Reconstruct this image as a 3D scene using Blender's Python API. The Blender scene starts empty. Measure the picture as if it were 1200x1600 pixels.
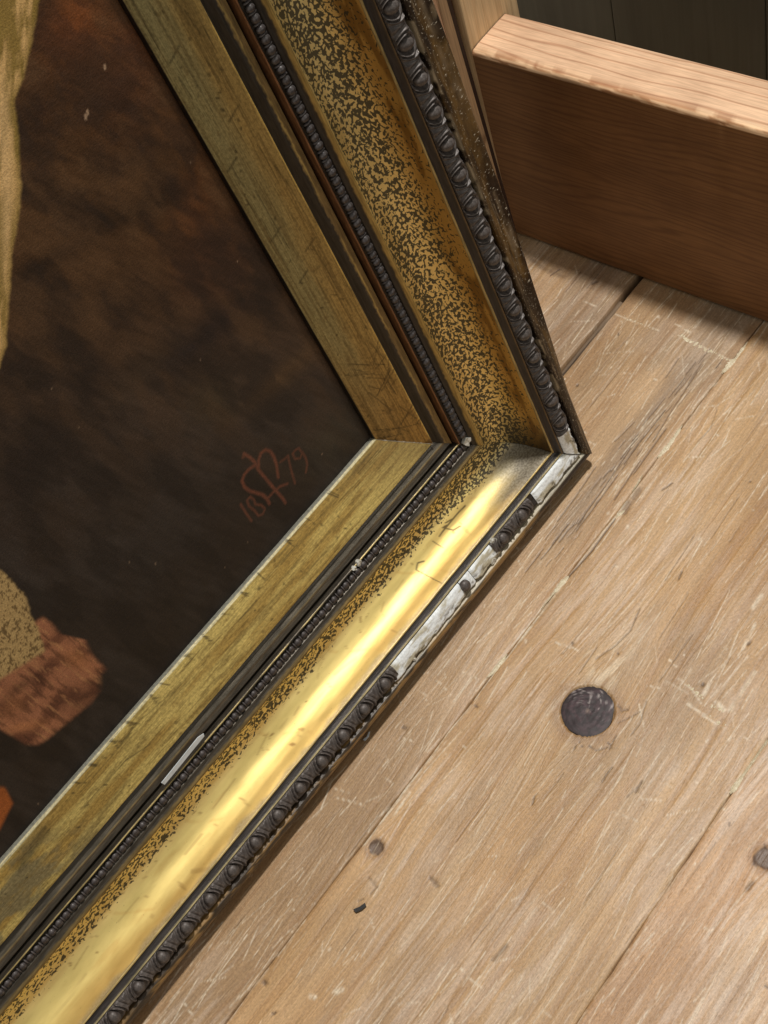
import bpy, math, random
import numpy as np
from mathutils import Matrix, Vector

# ------------------------------------------------------------------ camera, light, exposure
sc = bpy.context.scene
RW = np.array([[0.61397286, -0.74929591, -0.24817929],
               [-0.73269185, -0.42406437, -0.53228945],
               [0.29359832, 0.50865022, -0.80936702]])      # world -> camera (x right, y down, z forward)
FPX = 2029.63                                                # focal length for a 1200 x 1600 picture
CAM = np.array([0.0, 0.0, 0.9175])
cam_data = bpy.data.cameras.new('camera')
cam = bpy.data.objects.new('camera', cam_data)
sc.collection.objects.link(cam)
sc.camera = cam
cam_data.sensor_fit = 'VERTICAL'
cam_data.sensor_height = 36.0
cam_data.lens = FPX / 1600 * 36.0
cam_data.clip_start = 0.01
cam_data.clip_end = 50
cam.matrix_world = Matrix(((RW[0][0], -RW[1][0], -RW[2][0], CAM[0]),
                           (RW[0][1], -RW[1][1], -RW[2][1], CAM[1]),
                           (RW[0][2], -RW[1][2], -RW[2][2], CAM[2]),
                           (0, 0, 0, 1)))

world = bpy.data.worlds.new('World')
sc.world = world
world.use_nodes = True
bg = world.node_tree.nodes['Background']
bg.inputs[0].default_value = (1.0, 0.95, 0.86, 1)
bg.inputs[1].default_value = 0.33


def area(name, loc, target, size, power, col, size_y=None):
    l = bpy.data.lights.new(name, 'AREA')
    l.energy = power
    l.color = col
    l.size = size
    if size_y:
        l.shape = 'RECTANGLE'
        l.size_y = size_y
    else:
        l.shape = 'DISK'
    o = bpy.data.objects.new(name, l)
    sc.collection.objects.link(o)
    o.location = loc
    o.rotation_euler = (Vector(target) - Vector(loc)).to_track_quat('-Z', 'Y').to_euler()
    return o


area('ceiling_lamp', (0.93, 0.43, 2.5), (0.42, 0.40, 0), 0.20, 51, (1.0, 0.955, 0.90))
area('shop_lamp', (1.02, -1.42, 1.12), (0.33, 0.45, 0.1), 0.90, 4.5, (1.0, 0.97, 0.88), 0.26)

sc.view_settings.view_transform = 'Standard'
sc.view_settings.look = 'None'
sc.view_settings.gamma = 1
sc.view_settings.exposure = 0.0

# ------------------------------------------------------------------ geometry of the place
U = np.array([0.99992779, -0.01201716, 0.0])                 # along the bottom rail
V = np.array([0.00184068, 0.15316013, 0.98819967])           # up the right rail
N = np.array([-0.01187535, -0.98812831, 0.15317119])         # out of the painting
C0 = np.array([0.32888611, 0.53563553, 0.9175 - 0.77777149])  # sight corner of the frame


def lin(c):
    c = np.asarray(c, float) / 255.0
    return np.where(c <= 0.04045, c / 12.92, ((c + 0.055) / 1.055) ** 2.4)


def ray(px, py):
    v = RW.T @ np.array([(px - 600) / FPX, (py - 800) / FPX, 1.0])
    return v / np.linalg.norm(v)


def on_floor(px, py, z=0.0):
    r = ray(px, py)
    p = CAM + r * ((z - CAM[2]) / r[2])
    return p[:2]


def at_y(px, py, y):
    r = ray(px, py)
    return CAM + r * (y / r[1])


def on_frame(px, py, n):
    r = ray(px, py)
    o = C0 + n * N
    s = ((o - CAM) @ N) / (r @ N)
    p = CAM + r * s - C0
    return np.array([p @ U, p @ V])


def project(P):
    c = (P - CAM) @ RW.T
    return 600 + FPX * c[..., 0] / c[..., 2], 800 + FPX * c[..., 1] / c[..., 2]


# ------------------------------------------------------------------ numpy noise
def hsh(ix, iy, seed):
    n = (ix.astype(np.int64) * 374761393 + iy.astype(np.int64) * 668265263 + seed * 1442695041) & 0xffffffff
    n = ((n ^ (n >> 13)) * 1274126177) & 0xffffffff
    return ((n ^ (n >> 16)) & 0xffffff) / float(0xffffff)


def vnoise(x, y, seed=0):
    x = np.asarray(x, float); y = np.asarray(y, float)
    ix = np.floor(x); iy = np.floor(y)
    fx = x - ix; fy = y - iy
    fx = fx * fx * (3 - 2 * fx); fy = fy * fy * (3 - 2 * fy)
    a = hsh(ix, iy, seed); b = hsh(ix + 1, iy, seed)
    c = hsh(ix, iy + 1, seed); d = hsh(ix + 1, iy + 1, seed)
    return (a * (1 - fx) + b * fx) * (1 - fy) + (c * (1 - fx) + d * fx) * fy


def fbm(x, y, seed=0, oct=4):
    s = 0; a = 0.5; t = 0
    for i in range(oct):
        s = s + a * vnoise(x * 2 ** i, y * 2 ** i, seed + 17 * i)
        t += a; a *= 0.55
    return s / t


def sstep(a, b, x):
    t = np.clip((x - a) / (b - a), 0, 1)
    return t * t * (3 - 2 * t)


def stroke(mask, xs, ys, pts, w, val=1.0, soft=0.6):
    """draw a polyline of width w (metres) into mask[y,x] laid on the rising coordinates xs, ys"""
    for (x0, y0), (x1, y1) in zip(pts[:-1], pts[1:]):
        m = w * 1.5 + 0.001
        i0, i1 = np.searchsorted(xs, [min(x0, x1) - m, max(x0, x1) + m])
        j0, j1 = np.searchsorted(ys, [min(y0, y1) - m, max(y0, y1) + m])
        if i1 <= i0 or j1 <= j0:
            continue
        X, Y = np.meshgrid(xs[i0:i1], ys[j0:j1])
        dx, dy = x1 - x0, y1 - y0
        L = dx * dx + dy * dy + 1e-12
        t = np.clip(((X - x0) * dx + (Y - y0) * dy) / L, 0, 1)
        d = np.hypot(X - x0 - t * dx, Y - y0 - t * dy)
        v = val * (1 - sstep(w * 0.5 * (1 - soft), w * 0.5 * (1 + soft), d))
        mask[j0:j1, i0:i1] = np.maximum(mask[j0:j1, i0:i1], v)


def mixc(a, b, t):
    return a * (1 - t[..., None]) + np.asarray(b) * t[..., None]


# ------------------------------------------------------------------ mesh helpers
def link(name, me, mats, parent=None, matrix=None):
    o = bpy.data.objects.new(name, me)
    sc.collection.objects.link(o)
    for m in (mats if isinstance(mats, (list, tuple)) else [mats]):
        if m is not None and m.name not in [x.name for x in me.materials if x]:
            me.materials.append(m)
    if parent is not None:
        o.parent = parent
    if matrix is not None:
        o.matrix_local = matrix
    return o


def grid_mesh(name, P, uv=None, cols=None, mask=None, flip=False):
    """P: (rows, cols, 3) array of points"""
    h, w, _ = P.shape
    me = bpy.data.meshes.new(name)
    me.vertices.add(h * w)
    me.vertices.foreach_set('co', P.reshape(-1).astype(np.float32))
    idx = np.arange(h * w).reshape(h, w)
    q = np.stack([idx[:-1, :-1], idx[:-1, 1:], idx[1:, 1:], idx[1:, :-1]], -1).reshape(-1, 4)
    if flip:
        q = q[:, ::-1]
    nf = len(q)
    me.loops.add(nf * 4)
    me.loops.foreach_set('vertex_index', q.reshape(-1).astype(np.int32))
    me.polygons.add(nf)
    me.polygons.foreach_set('loop_start', np.arange(0, nf * 4, 4, dtype=np.int32))
    me.polygons.foreach_set('loop_total', np.full(nf, 4, dtype=np.int32))
    me.polygons.foreach_set('use_smooth', np.ones(nf, dtype=bool))
    me.update(calc_edges=True)
    if uv is not None:
        l = me.uv_layers.new(name='UVMap')
        l.data.foreach_set('uv', uv.reshape(-1, 2)[q.reshape(-1)].reshape(-1).astype(np.float32))
    for nm, c in (('Col', cols), ('Mask', mask)):
        if c is not None:
            a = me.color_attributes.new(name=nm, type='FLOAT_COLOR', domain='POINT')
            full = np.ones((h * w, 4), np.float32)
            full[:, :3] = c.reshape(-1, 3)
            a.data.foreach_set('color', full.reshape(-1))
    return me


def poly_mesh(name, verts, faces, smooth=False):
    me = bpy.data.meshes.new(name)
    me.from_pydata([tuple(map(float, v)) for v in verts], [], faces)
    if smooth:
        for p in me.polygons:
            p.use_smooth = True
    me.update()
    return me


def box_mesh(name, x0, x1, y0, y1, z0, z1, bevel=0.0, seg=2):
    import bmesh
    bm = bmesh.new()
    bmesh.ops.create_cube(bm, size=1)
    for v in bm.verts:
        v.co = Vector(((x0 + x1) / 2 + v.co.x * (x1 - x0), (y0 + y1) / 2 + v.co.y * (y1 - y0), (z0 + z1) / 2 + v.co.z * (z1 - z0)))
    if bevel:
        bmesh.ops.bevel(bm, geom=bm.edges[:], offset=bevel, segments=seg, affect='EDGES', profile=0.6)
    me = bpy.data.meshes.new(name)
    bm.to_mesh(me); bm.free()
    return me


def tag(o, label=None, cat=None, group=None, kind=None):
    if label: o['label'] = label
    if cat: o['category'] = cat
    if group: o['group'] = group
    if kind: o['kind'] = kind
    return o


# ------------------------------------------------------------------ materials
class NT:
    def __init__(s, name):
        s.m = bpy.data.materials.new(name)
        s.m.use_nodes = True
        s.t = s.m.node_tree
        s.b = s.t.nodes['Principled BSDF']

    def n(s, typ, **kw):
        x = s.t.nodes.new(typ)
        for k, v in kw.items():
            if k.startswith('i_'):
                x.inputs[k[2:].replace('_', ' ')].default_value = v
            else:
                setattr(x, k, v)
        return x

    def l(s, a, b):
        s.t.links.new(a, b)

    def math(s, op, a, b=None, clamp=False):
        x = s.n('ShaderNodeMath', operation=op, use_clamp=clamp)
        for i, v in enumerate((a, b)):
            if v is None: continue
            if isinstance(v, (int, float)): x.inputs[i].default_value = v
            else: s.l(v, x.inputs[i])
        return x.outputs[0]

    def mix(s, fac, a, b, mode='MIX'):
        x = s.n('ShaderNodeMix', data_type='RGBA', blend_type=mode)
        for i, v in ((0, fac), (6, a), (7, b)):
            if isinstance(v, (int, float)): x.inputs[i].default_value = v
            elif isinstance(v, (tuple, list, np.ndarray)): x.inputs[i].default_value = (*[float(q) for q in v][:3], 1)
            else: s.l(v, x.inputs[i])
        return x.outputs[2]

    def ramp(s, v, a, b):
        x = s.n('ShaderNodeMapRange', clamp=True, interpolation_type='SMOOTHSTEP')
        s.l(v, x.inputs[0])
        x.inputs[1].default_value = a; x.inputs[2].default_value = b
        return x.outputs[0]

    def rampv(s, v, a, b):                                  # sockets allowed for a, b
        x = s.n('ShaderNodeMapRange', clamp=True)
        s.l(v, x.inputs[0])
        for i, q in ((1, a), (2, b)):
            if isinstance(q, (int, float)): x.inputs[i].default_value = q
            else: s.l(q, x.inputs[i])
        return x.outputs[0]

    def attr(s, name):
        x = s.n('ShaderNodeAttribute', attribute_name=name)
        return x.outputs['Color']

    def uv(s, sx=1, sy=1, rot=0.0):
        u = s.n('ShaderNodeUVMap')
        m = s.n('ShaderNodeMapping')
        s.l(u.outputs[0], m.inputs[0])
        m.inputs['Scale'].default_value = (sx, sy, 1)
        m.inputs['Rotation'].default_value = (0, 0, rot)
        return m.outputs[0]

    def obj(s, sx=1, sy=1, sz=1):
        u = s.n('ShaderNodeTexCoord')
        m = s.n('ShaderNodeMapping')
        s.l(u.outputs['Object'], m.inputs[0])
        m.inputs['Scale'].default_value = (sx, sy, sz)
        return m.outputs[0]

    def noise(s, vec, scale, detail=2, rough=0.5, dist=0.0):
        x = s.n('ShaderNodeTexNoise')
        s.l(vec, x.inputs['Vector'])
        x.inputs['Scale'].default_value = scale
        x.inputs['Detail'].default_value = detail
        x.inputs['Roughness'].default_value = rough
        x.inputs['Distortion'].default_value = dist
        return x.outputs['Fac']

    def bump(s, h, strength, dist=0.001):
        x = s.n('ShaderNodeBump')
        x.inputs['Strength'].default_value = strength
        x.inputs['Distance'].default_value = dist
        s.l(h, x.inputs['Height'])
        s.l(x.outputs[0], s.b.inputs['Normal'])

    def set(s, **kw):
        names = dict(rough='Roughness', metal='Metallic', spec='Specular IOR Level', coat='Coat Weight', coat_r='Coat Roughness', col='Base Color')
        for k, v in kw.items():
            i = s.b.inputs[names[k]]
            if isinstance(v, (int, float)): i.default_value = v
            elif isinstance(v, (tuple, list, np.ndarray)): i.default_value = (*[float(q) for q in v][:3], 1)
            else: s.l(v, i)
        return s.m


def mat_floor():
    k = NT('worn_pine_floor')
    c = k.attr('Col'); M = k.n('ShaderNodeSeparateColor'); k.l(k.attr('Mask'), M.inputs[0])
    fine = k.noise(k.uv(38, 900), 1.0, 4, 0.65, 0.3)
    pores = k.noise(k.uv(160, 1500), 1.0, 2, 0.6)
    blot = k.noise(k.uv(420, 600), 1.0, 3, 0.7)
    f = k.ramp(fine, 0.25, 0.75)
    hair = k.noise(k.uv(22, 1700), 1.0, 3, 0.7, 0.5)
    x = k.mix(f, (0.86, 0.85, 0.84), (1.12, 1.125, 1.13))
    c2 = k.mix(1.0, c, x, 'MULTIPLY')
    dark = k.math('MULTIPLY', k.ramp(pores, 0.60, 0.76), 0.28)
    c3 = k.mix(dark, c2, lin((86, 64, 46)))
    c3 = k.mix(k.math('MULTIPLY', k.ramp(hair, 0.60, 0.74), 0.38), c3, lin((236, 214, 186)))
    c3 = k.mix(k.math('MULTIPLY', k.ramp(hair, 0.40, 0.27), 0.32), c3, lin((104, 78, 54)))
    b = k.mix(k.ramp(blot, 0.3, 0.7), (0.84, 0.84, 0.84), (1.15, 1.15, 1.15))
    c4 = k.mix(1.0, c3, b, 'MULTIPLY')
    k.bump(k.math('ADD', k.math('MULTIPLY', f, 0.5), k.math('SUBTRACT', blot, k.math('MULTIPLY', dark, 1.5))), 0.35, 0.0005)
    rough = k.rampv(fine, 0.0, 1.0)
    r = k.math('ADD', k.math('MULTIPLY', rough, 0.22), 0.29)
    return k.set(col=c4, rough=r, spec=0.45)


def mat_canvas():
    k = NT('oil_paint_on_canvas')
    c = k.attr('Col')
    w1 = k.noise(k.uv(900, 900), 1.0, 2, 0.6)
    w2 = k.noise(k.uv(130, 420, 0.6), 1.0, 4, 0.6)
    x = k.mix(k.ramp(w1, 0.3, 0.7), (0.80, 0.80, 0.80), (1.22, 1.2, 1.18))
    y = k.mix(k.ramp(w2, 0.25, 0.75), (0.93, 0.92, 0.91), (1.07, 1.07, 1.08))
    c = k.mix(1.0, k.mix(1.0, c, x, 'MULTIPLY'), y, 'MULTIPLY')
    k.bump(k.math('ADD', w1, k.math('MULTIPLY', w2, 1.5)), 0.25, 0.0005)
    return k.set(col=c, rough=0.45, spec=0.22)


def mat_slip():
    k = NT('worn_gilt_slip')
    c = k.attr('Col'); M = k.n('ShaderNodeSeparateColor'); k.l(k.attr('Mask'), M.inputs[0])
    a = k.noise(k.uv(40, 1100), 1.0, 4, 0.7)
    b = k.noise(k.uv(420, 560), 1.0, 4, 0.7)
    d = k.noise(k.uv(120, 140), 1.0, 3, 0.6)
    sp = k.noise(k.uv(700, 1100), 1.0, 2, 0.5)
    c = k.mix(1.0, c, k.mix(k.ramp(a, 0.3, 0.7), (0.78, 0.77, 0.74), (1.18, 1.18, 1.18)), 'MULTIPLY')
    c = k.mix(1.0, c, k.mix(k.ramp(b, 0.32, 0.68), (0.74, 0.74, 0.72), (1.2, 1.2, 1.2)), 'MULTIPLY')
    c = k.mix(k.math('MULTIPLY', k.ramp(d, 0.55, 0.75), 0.35), c, lin((96, 66, 24)))
    c = k.mix(k.math('MULTIPLY', k.ramp(sp, 0.68, 0.74), 0.7), c, lin((40, 34, 22)))
    k.bump(k.math('ADD', a, b), 0.25, 0.0004)
    metal = k.math('MULTIPLY', M.outputs[2], 0.62)
    return k.set(col=c, metal=metal, rough=k.math('ADD', k.math('MULTIPLY', b, 0.25), 0.30))


def mat_cove():
    k = NT('speckled_gold_leaf')
    c = k.attr('Col'); M = k.n('ShaderNodeSeparateColor'); k.l(k.attr('Mask'), M.inputs[0])
    dens, wear = M.outputs[0], M.outputs[1]
    warp = k.n('ShaderNodeTexNoise'); k.l(k.uv(170, 190), warp.inputs['Vector'])
    warp.inputs['Scale'].default_value = 1.0
    vm = k.n('ShaderNodeVectorMath', operation='MULTIPLY_ADD')
    k.l(warp.outputs['Color'], vm.inputs[0]); vm.inputs[1].default_value = (1.4, 1.4, 0); k.l(k.uv(310, 430, 0.35), vm.inputs[2])
    n1 = k.noise(vm.outputs[0], 1.0, 1.6, 0.55, 0.4)
    vm2 = k.n('ShaderNodeVectorMath', operation='MULTIPLY_ADD')
    k.l(warp.outputs['Color'], vm2.inputs[0]); vm2.inputs[1].default_value = (0.8, 0.8, 0); k.l(k.uv(450, 600, -0.5), vm2.inputs[2])
    vo = k.n('ShaderNodeTexVoronoi', feature='DISTANCE_TO_EDGE'); k.l(vm2.outputs[0], vo.inputs['Vector']); vo.inputs['Scale'].default_value = 0.55
    ve = k.math('SUBTRACT', 0.16, vo.outputs['Distance'])
    n2 = k.math('ADD', n1, k.math('MULTIPLY', ve, 0.45))
    thr = k.math('SUBTRACT', 0.80, k.math('MULTIPLY', dens, 0.37))
    d = k.math('MULTIPLY', k.rampv(n2, thr, k.math('ADD', thr, 0.05)), k.ramp(dens, 0.02, 0.12))
    big = k.noise(k.uv(18, 60), 1.0, 4, 0.6)
    c = k.mix(1.0, c, k.mix(k.ramp(big, 0.3, 0.7), (0.88, 0.86, 0.80), (1.08, 1.08, 1.08)), 'MULTIPLY')
    fl = k.noise(k.uv(500, 700), 1.0, 2, 0.5)
    c = k.mix(k.math('MULTIPLY', k.ramp(fl, 0.70, 0.75), 0.35), c, lin((90, 60, 20)))
    c = k.mix(wear, c, k.mix(k.ramp(fl, 0.3, 0.7), lin((92, 86, 74)), lin((140, 134, 120))))
    c = k.mix(k.math('MULTIPLY', d, 0.93), c, lin((44, 36, 18)))
    metal = k.math('MULTIPLY', k.math('SUBTRACT', 1.0, k.math('MAXIMUM', d, k.math('MULTIPLY', wear, 0.6))), 0.60)
    k.bump(k.math('SUBTRACT', k.math('MULTIPLY', k.noise(k.uv(60, 200), 1.0, 3), 0.6), k.math('MULTIPLY', d, 0.4)), 0.2, 0.0004)
    return k.set(col=c, metal=metal, rough=k.math('ADD', k.math('ADD', k.math('MULTIPLY', d, 0.08), k.math('MULTIPLY', big, 0.12)), 0.37))


def mat_rail():
    k = NT('aged_bronze_paint')
    c = k.attr('Col'); M = k.n('ShaderNodeSeparateColor'); k.l(k.attr('Mask'), M.inputs[0])
    a = k.noise(k.uv(60, 500), 1.0, 4, 0.7)
    b = k.noise(k.uv(500, 800), 1.0, 3, 0.7)
    c = k.mix(1.0, c, k.mix(k.ramp(a, 0.3, 0.7), (0.62, 0.62, 0.62), (1.35, 1.33, 1.3)), 'MULTIPLY')
    c = k.mix(k.math('MULTIPLY', k.math('MULTIPLY', k.ramp(b, 0.60, 0.66), M.outputs[0]), 0.9), c, lin((200, 190, 170)))
    k.bump(k.math('ADD', a, b), 0.3, 0.0005)
    return k.set(col=c, metal=k.math('MULTIPLY', M.outputs[2], 0.6), rough=k.math('ADD', k.math('MULTIPLY', a, 0.3), 0.22))


def mat_plain(name, c0, c1, rough=0.5, metal=0.0, scale=400, bump=0.3, spec=0.5):
    k = NT(name)
    n = k.noise(k.obj(scale, scale, scale), 1.0, 3, 0.6)
    k.bump(n, bump, 0.0006)
    return k.set(col=k.mix(k.ramp(n, 0.3, 0.7), lin(c0), lin(c1)), rough=rough, metal=metal, spec=spec)


def mat_wood(name, light, dark, axis, ring=85.0, stretch=2.0, rough=0.55, contrast=1.0, fuzz=1.0):
    """sawn pine: growth lines running along one object axis"""
    k = NT(name)
    s = [ring, ring, ring]; s[axis] = stretch
    f = [900.0, 900.0, 900.0]; f[axis] = 25.0
    n = k.noise(k.obj(*s), 1.0, 2, 0.4, 0.6)
    rings = k.math('PINGPONG', k.math('MULTIPLY', n, 5.0), 0.5)
    lines = k.ramp(rings, 0.30, 0.47)
    fine = k.noise(k.obj(*f), 1.0, 3, 0.6)
    big = k.noise(k.obj(9, 9, 9), 1.0, 3, 0.6)
    c = k.mix(k.math('MULTIPLY', lines, contrast), lin(light), lin(dark))
    c = k.mix(1.0, c, k.mix(k.ramp(fine, 0.3, 0.7), (1 - .16 * fuzz,) * 3, (1 + .14 * fuzz,) * 3), 'MULTIPLY')
    c = k.mix(1.0, c, k.mix(k.ramp(big, 0.3, 0.7), (0.84, 0.82, 0.80), (1.12, 1.1, 1.08)), 'MULTIPLY')
    k.bump(k.math('ADD', fine, lines), 0.25, 0.0005)
    return k.set(col=c, rough=rough, spec=0.4)


M_floor = mat_floor()
M_canvas = mat_canvas()
M_slip = mat_slip()
M_cove = mat_cove()
M_rail = mat_rail()
M_orn = mat_plain('charcoal_composition', (66, 60, 57), (102, 95, 91), 0.47, 0.1, 420, 0.25)
M_bead = mat_plain('charcoal_beading', (54, 50, 50), (88, 83, 82), 0.40, 0.1, 500, 0.4)
M_plaster = mat_plain('chipped_white_gesso', (168, 165, 152), (226, 226, 218), 0.5, 0, 260, 0.7)
M_knot = mat_plain('dark_knot', (40, 26, 28), (78, 58, 62), 0.42, 0, 260, 0.6)
M_dirt = mat_plain('dark_subfloor', (22, 17, 13), (40, 30, 22), 0.9, 0, 90, 0.4)
M_filler = mat_wood('grey_filler_wood', (122, 104, 84), (78, 64, 50), 0, 160, 6, 0.7)
M_paper = mat_plain('white_paper', (196, 206, 212), (222, 230, 235), 0.6, 0, 60, 0.1)
M_black = mat_plain('black_plastic', (14, 14, 14), (26, 26, 25), 0.4, 0, 200, 0.1)

# ------------------------------------------------------------------ floor
floor = link('floor', poly_mesh('floor', [(-3, -3, -0.03), (3, -3, -0.03), (3, 3, -0.03), (-3, 3, -0.03)], [(0, 1, 2, 3)]), M_dirt)
tag(floor, kind='structure')

KNOTS = [(*on_floor(918, 1110), 0.0205), (*on_floor(587, 1326), 0.0065), (*on_floor(1196, 1340), 0.0085)]
rng = random.Random(7)


def spaced(segs):
    out = []
    for a, b, st in segs:
        out.append(np.arange(a, b, st))
    out.append(np.array([segs[-1][1]]))
    return np.unique(np.concatenate(out))


XS = spaced([(-0.9, -0.16, 0.02), (-0.16, 0.74, 0.0016), (0.74, 1.6, 0.02)])
WHITE = lin((232, 220, 196))


def floor_board(y0, y1, seed, tone, tone2, visible, wear=0.0, grey=0.0):
    st = 0.00062 if visible else 0.006
    gap = 0.0004
    ys = np.arange(y0 + gap, y1 - gap, st)
    ys = np.append(ys, y1 - gap)
    X, Y = np.meshgrid(XS, ys)
    h = np.zeros_like(X)
    g = Y.copy()
    # grain bends round the knots
    for kx, ky, kr in KNOTS:
        if not (y0 - .02 < ky < y1 + .02): continue
        dx = (X - kx) / (kr * 3.2); dy = (Y - ky)
        bend = np.exp(-dx * dx)
        g = g - np.sign(dy) * kr * 0.85 * bend * np.exp(-(np.abs(dy) / (kr * 2.2)))
    g = g + (fbm(X * 1.7, Y * 5, seed, 3) - 0.5) * 0.05 + (fbm(X * 9, Y * 22, seed + 3, 2) - 0.5) * 0.004
    late = fbm(X * 0.8, g * 150, seed + 5, 3)
    fine = fbm(X * 7, g * 620, seed + 9, 2)
    broad = fbm(X * 2.0, g * 26, seed + 12, 3)
    blot = fbm(X * 9, Y * 12, seed + 15, 4)
    c = mixc(np.broadcast_to(lin(tone), X.shape + (3,)), lin(tone2), sstep(0.36, 0.64, broad))
    ll = sstep(0.57, 0.72, late)
    c = mixc(c, lin((146, 104, 62)), 0.26 * ll)
    c = mixc(c, lin((214, 184, 148)), 0.16 * sstep(0.56, 0.44, late) * sstep(0.3, 0.7, blot))
    c = c * (0.90 + 0.20 * fine)[..., None]
    c = c * (0.91 + 0.18 * sstep(0.2, 0.8, blot))[..., None]
    gr = sstep(0.52, 0.72, fbm(X * 6, Y * 16, seed + 40, 4))
    c = mixc(c, lin((142, 128, 112)), (0.30 + grey) * gr)
    if wear:                                                # pale scuffed patches
        wm = sstep(0.42, 0.70, fbm(X * 10, Y * 16, seed + 33, 3)) * sstep(.38, .66, fbm(X * 30, g * 340, seed + 34, 3)) * wear
        c = mixc(c, lin((226, 208, 190)), wm)
    h -= 0.00025 * ll
    # loose cracks and raised grain
    cr = np.zeros_like(X)
    soft = sstep(.50, .60, fbm(X * .5, g * 62, seed + 90, 2)) * (1 - sstep(.60, .72, fbm(X * .5, g * 62, seed + 90, 2)))
    c = mixc(c, lin((150, 108, 66)), .30 * soft)
    r = random.Random(seed)
    for i in range(46 if visible else 0):
        x = r.uniform(-.15, .70); y = r.uniform(y0, y1); L = r.uniform(.006, .05)
        s = r.uniform(-.05, .05)
        p = [(x + L * t, y + s * L * t + r.gauss(0, .0002)) for t in (0, .3, .6, 1)]
        stroke(cr, XS, ys, p, r.uniform(.0006, .0011), r.uniform(.2, .6))
    # light scratches
    lt = np.zeros_like(X)
    for i in range(650 if visible else 0):
        x = r.uniform(-.15, .72); y = r.uniform(y0, y1); L = r.uniform(.006, .07) * r.uniform(.3, 1)
        a = r.gauss(0, .10) if r.random() < .82 else r.uniform(-1.5, 1.5)
        if abs(a) > .4: L *= .5
        b = r.gauss(0, .03)
        p = [(x + L * t * math.cos(a), y + L * t * math.sin(a) + b * L * t * t) for t in (0, .5, 1)]
        stroke(lt, XS, ys, p, r.uniform(.0005, .0011), r.uniform(.25, .85))
    for i in range(26 if visible else 0):                    # pecks of pale paint and dark specks
        x = r.uniform(-.1, .7); y = r.uniform(y0, y1)
        stroke(lt if r.random() < .55 else cr, XS, ys, [(x, y), (x + r.gauss(0, .0012), y + r.gauss(0, .0008))], r.uniform(.0012, .0026), .85)
    for (a, b, w, v) in LIGHT:
        stroke(lt, XS, ys, [tuple(on_floor(*a)), tuple(on_floor(*b))], w, v)
    for pts, w, v in DARK:
        stroke(cr, XS, ys, [tuple(on_floor(*q)) for q in pts], w, v)
    if seed == 41:
        r = random.Random(77)
        for i in range(44):
            u_ = r.random()
            px, py = 1110 - 260 * u_ + r.gauss(0, 11), 545 + 330 * u_ + r.gauss(0, 11)
            L = r.uniform(10, 46)
            a_ = on_floor(px, py); b_ = on_floor(px - L * .64, py + L * .80)
            stroke(cr, XS, ys, [tuple(a_), ((a_[0] + b_[0]) / 2, (a_[1] + b_[1]) / 2 + r.gauss(0, .0004)), tuple(b_)], r.uniform(.0006, .0011), r.uniform(.4, .9))
        tmp = np.zeros_like(cr)
        stroke(tmp, XS, ys, [tuple(on_floor(1075, 570)), tuple(on_floor(985, 690)), tuple(on_floor(880, 830))], .016, .55, .9)
        c = mixc(c, lin((140, 122, 104)), tmp * (.4 + .8 * fbm(X * 30, Y * 300, 5, 2)))
    for kx, ky, kr in KNOTS:
        if not (y0 - .02 < ky < y1 + .02): continue
        d = np.hypot(X - kx, Y - ky) / kr
        halo = np.exp(-((d - 1.15) / 0.30) ** 2)
        c = mixc(c, lin((120, 88, 66)), 0.38 * halo * (0.4 + fbm(X * 120, Y * 120, 3, 2)))
        if kr > .02:
            tail = sstep(0.0, .03, (X - kx)) * np.exp(-((X - kx - .035) / .03) ** 2) * np.exp(-((Y - ky - .008) / .011) ** 2)
            c = mixc(c, lin((222, 202, 170)), 0.75 * tail * sstep(.4, .6, fbm(X * 60, Y * 420, 8, 2)))
            h = h - 0.004 * sstep(1.02, 0.97, d)
        else:
            c = mixc(c, lin((66, 52, 50)), 0.8 * sstep(1.05, 0.85, d + (fbm(X * 130, Y * 150, 4, 3) - .5) * 1.0))
            h = h - 0.0012 * sstep(1.1, 0.7, d)
    if seed in (31, 21):
        yy = ys[-2]
        for i in range(46):
            x = r.uniform(-.12, .66); L = r.uniform(.004, .035)
            stroke(lt, XS, ys, [(x, yy - r.uniform(0, .0006)), (x + L, yy - r.uniform(0, .0006))], r.uniform(.0010, .0026), r.uniform(.4, 1.2) * (1 if seed == 31 else .5))
    lt = lt * (.45 + .75 * sstep(.30, .62, fbm(X * 260, Y * 420, seed + 80, 3)))
    c = mixc(c, WHITE, np.clip(0.68 * lt, 0, 1))
    c = mixc(c, lin((64, 48, 36)), 0.80 * cr)
    h = h - 0.0006 * cr + 0.0002 * (late - .5)
    h = h + (fbm(X * 5, Y * 9, seed + 60, 2) - .5) * 0.0008
    # eased, slightly ragged edges
    j0 = (fbm(X * 40, X * 0, seed + 70, 3) - .5) * 0.0016
    j1 = (fbm(X * 40, X * 0, seed + 71, 3) - .5) * 0.0016
    e0 = (Y - y0 - gap); e1 = (y1 - gap - Y)
    Yj = Y + j0 * np.exp(-e0 / .002) + j1 * np.exp(-e1 / .002)
    edge = np.exp(-np.minimum(e0, e1) / 0.0009)
    h = h - 0.0006 * edge
    c = mixc(c, lin((110, 84, 62)), 0.18 * np.clip(edge, 0, 1))
    P = np.stack([X, Yj, h], -1)
    # skirts down to the subfloor
    lo0 = P[:1].copy(); lo0[..., 2] = -0.022
    lo1 = P[-1:].copy(); lo1[..., 2] = -0.022
    P = np.concatenate([lo0, P, lo1]); c = np.concatenate([c[:1] * .5, c, c[-1:] * .5])
    uv = np.stack([X + seed * 3.1, g], -1)
    uv = np.concatenate([uv[:1], uv, uv[-1:]])
    o = link('floorboard', grid_mesh('floorboard', P, uv, c, c * 0), M_floor, floor)
    return o


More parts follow.
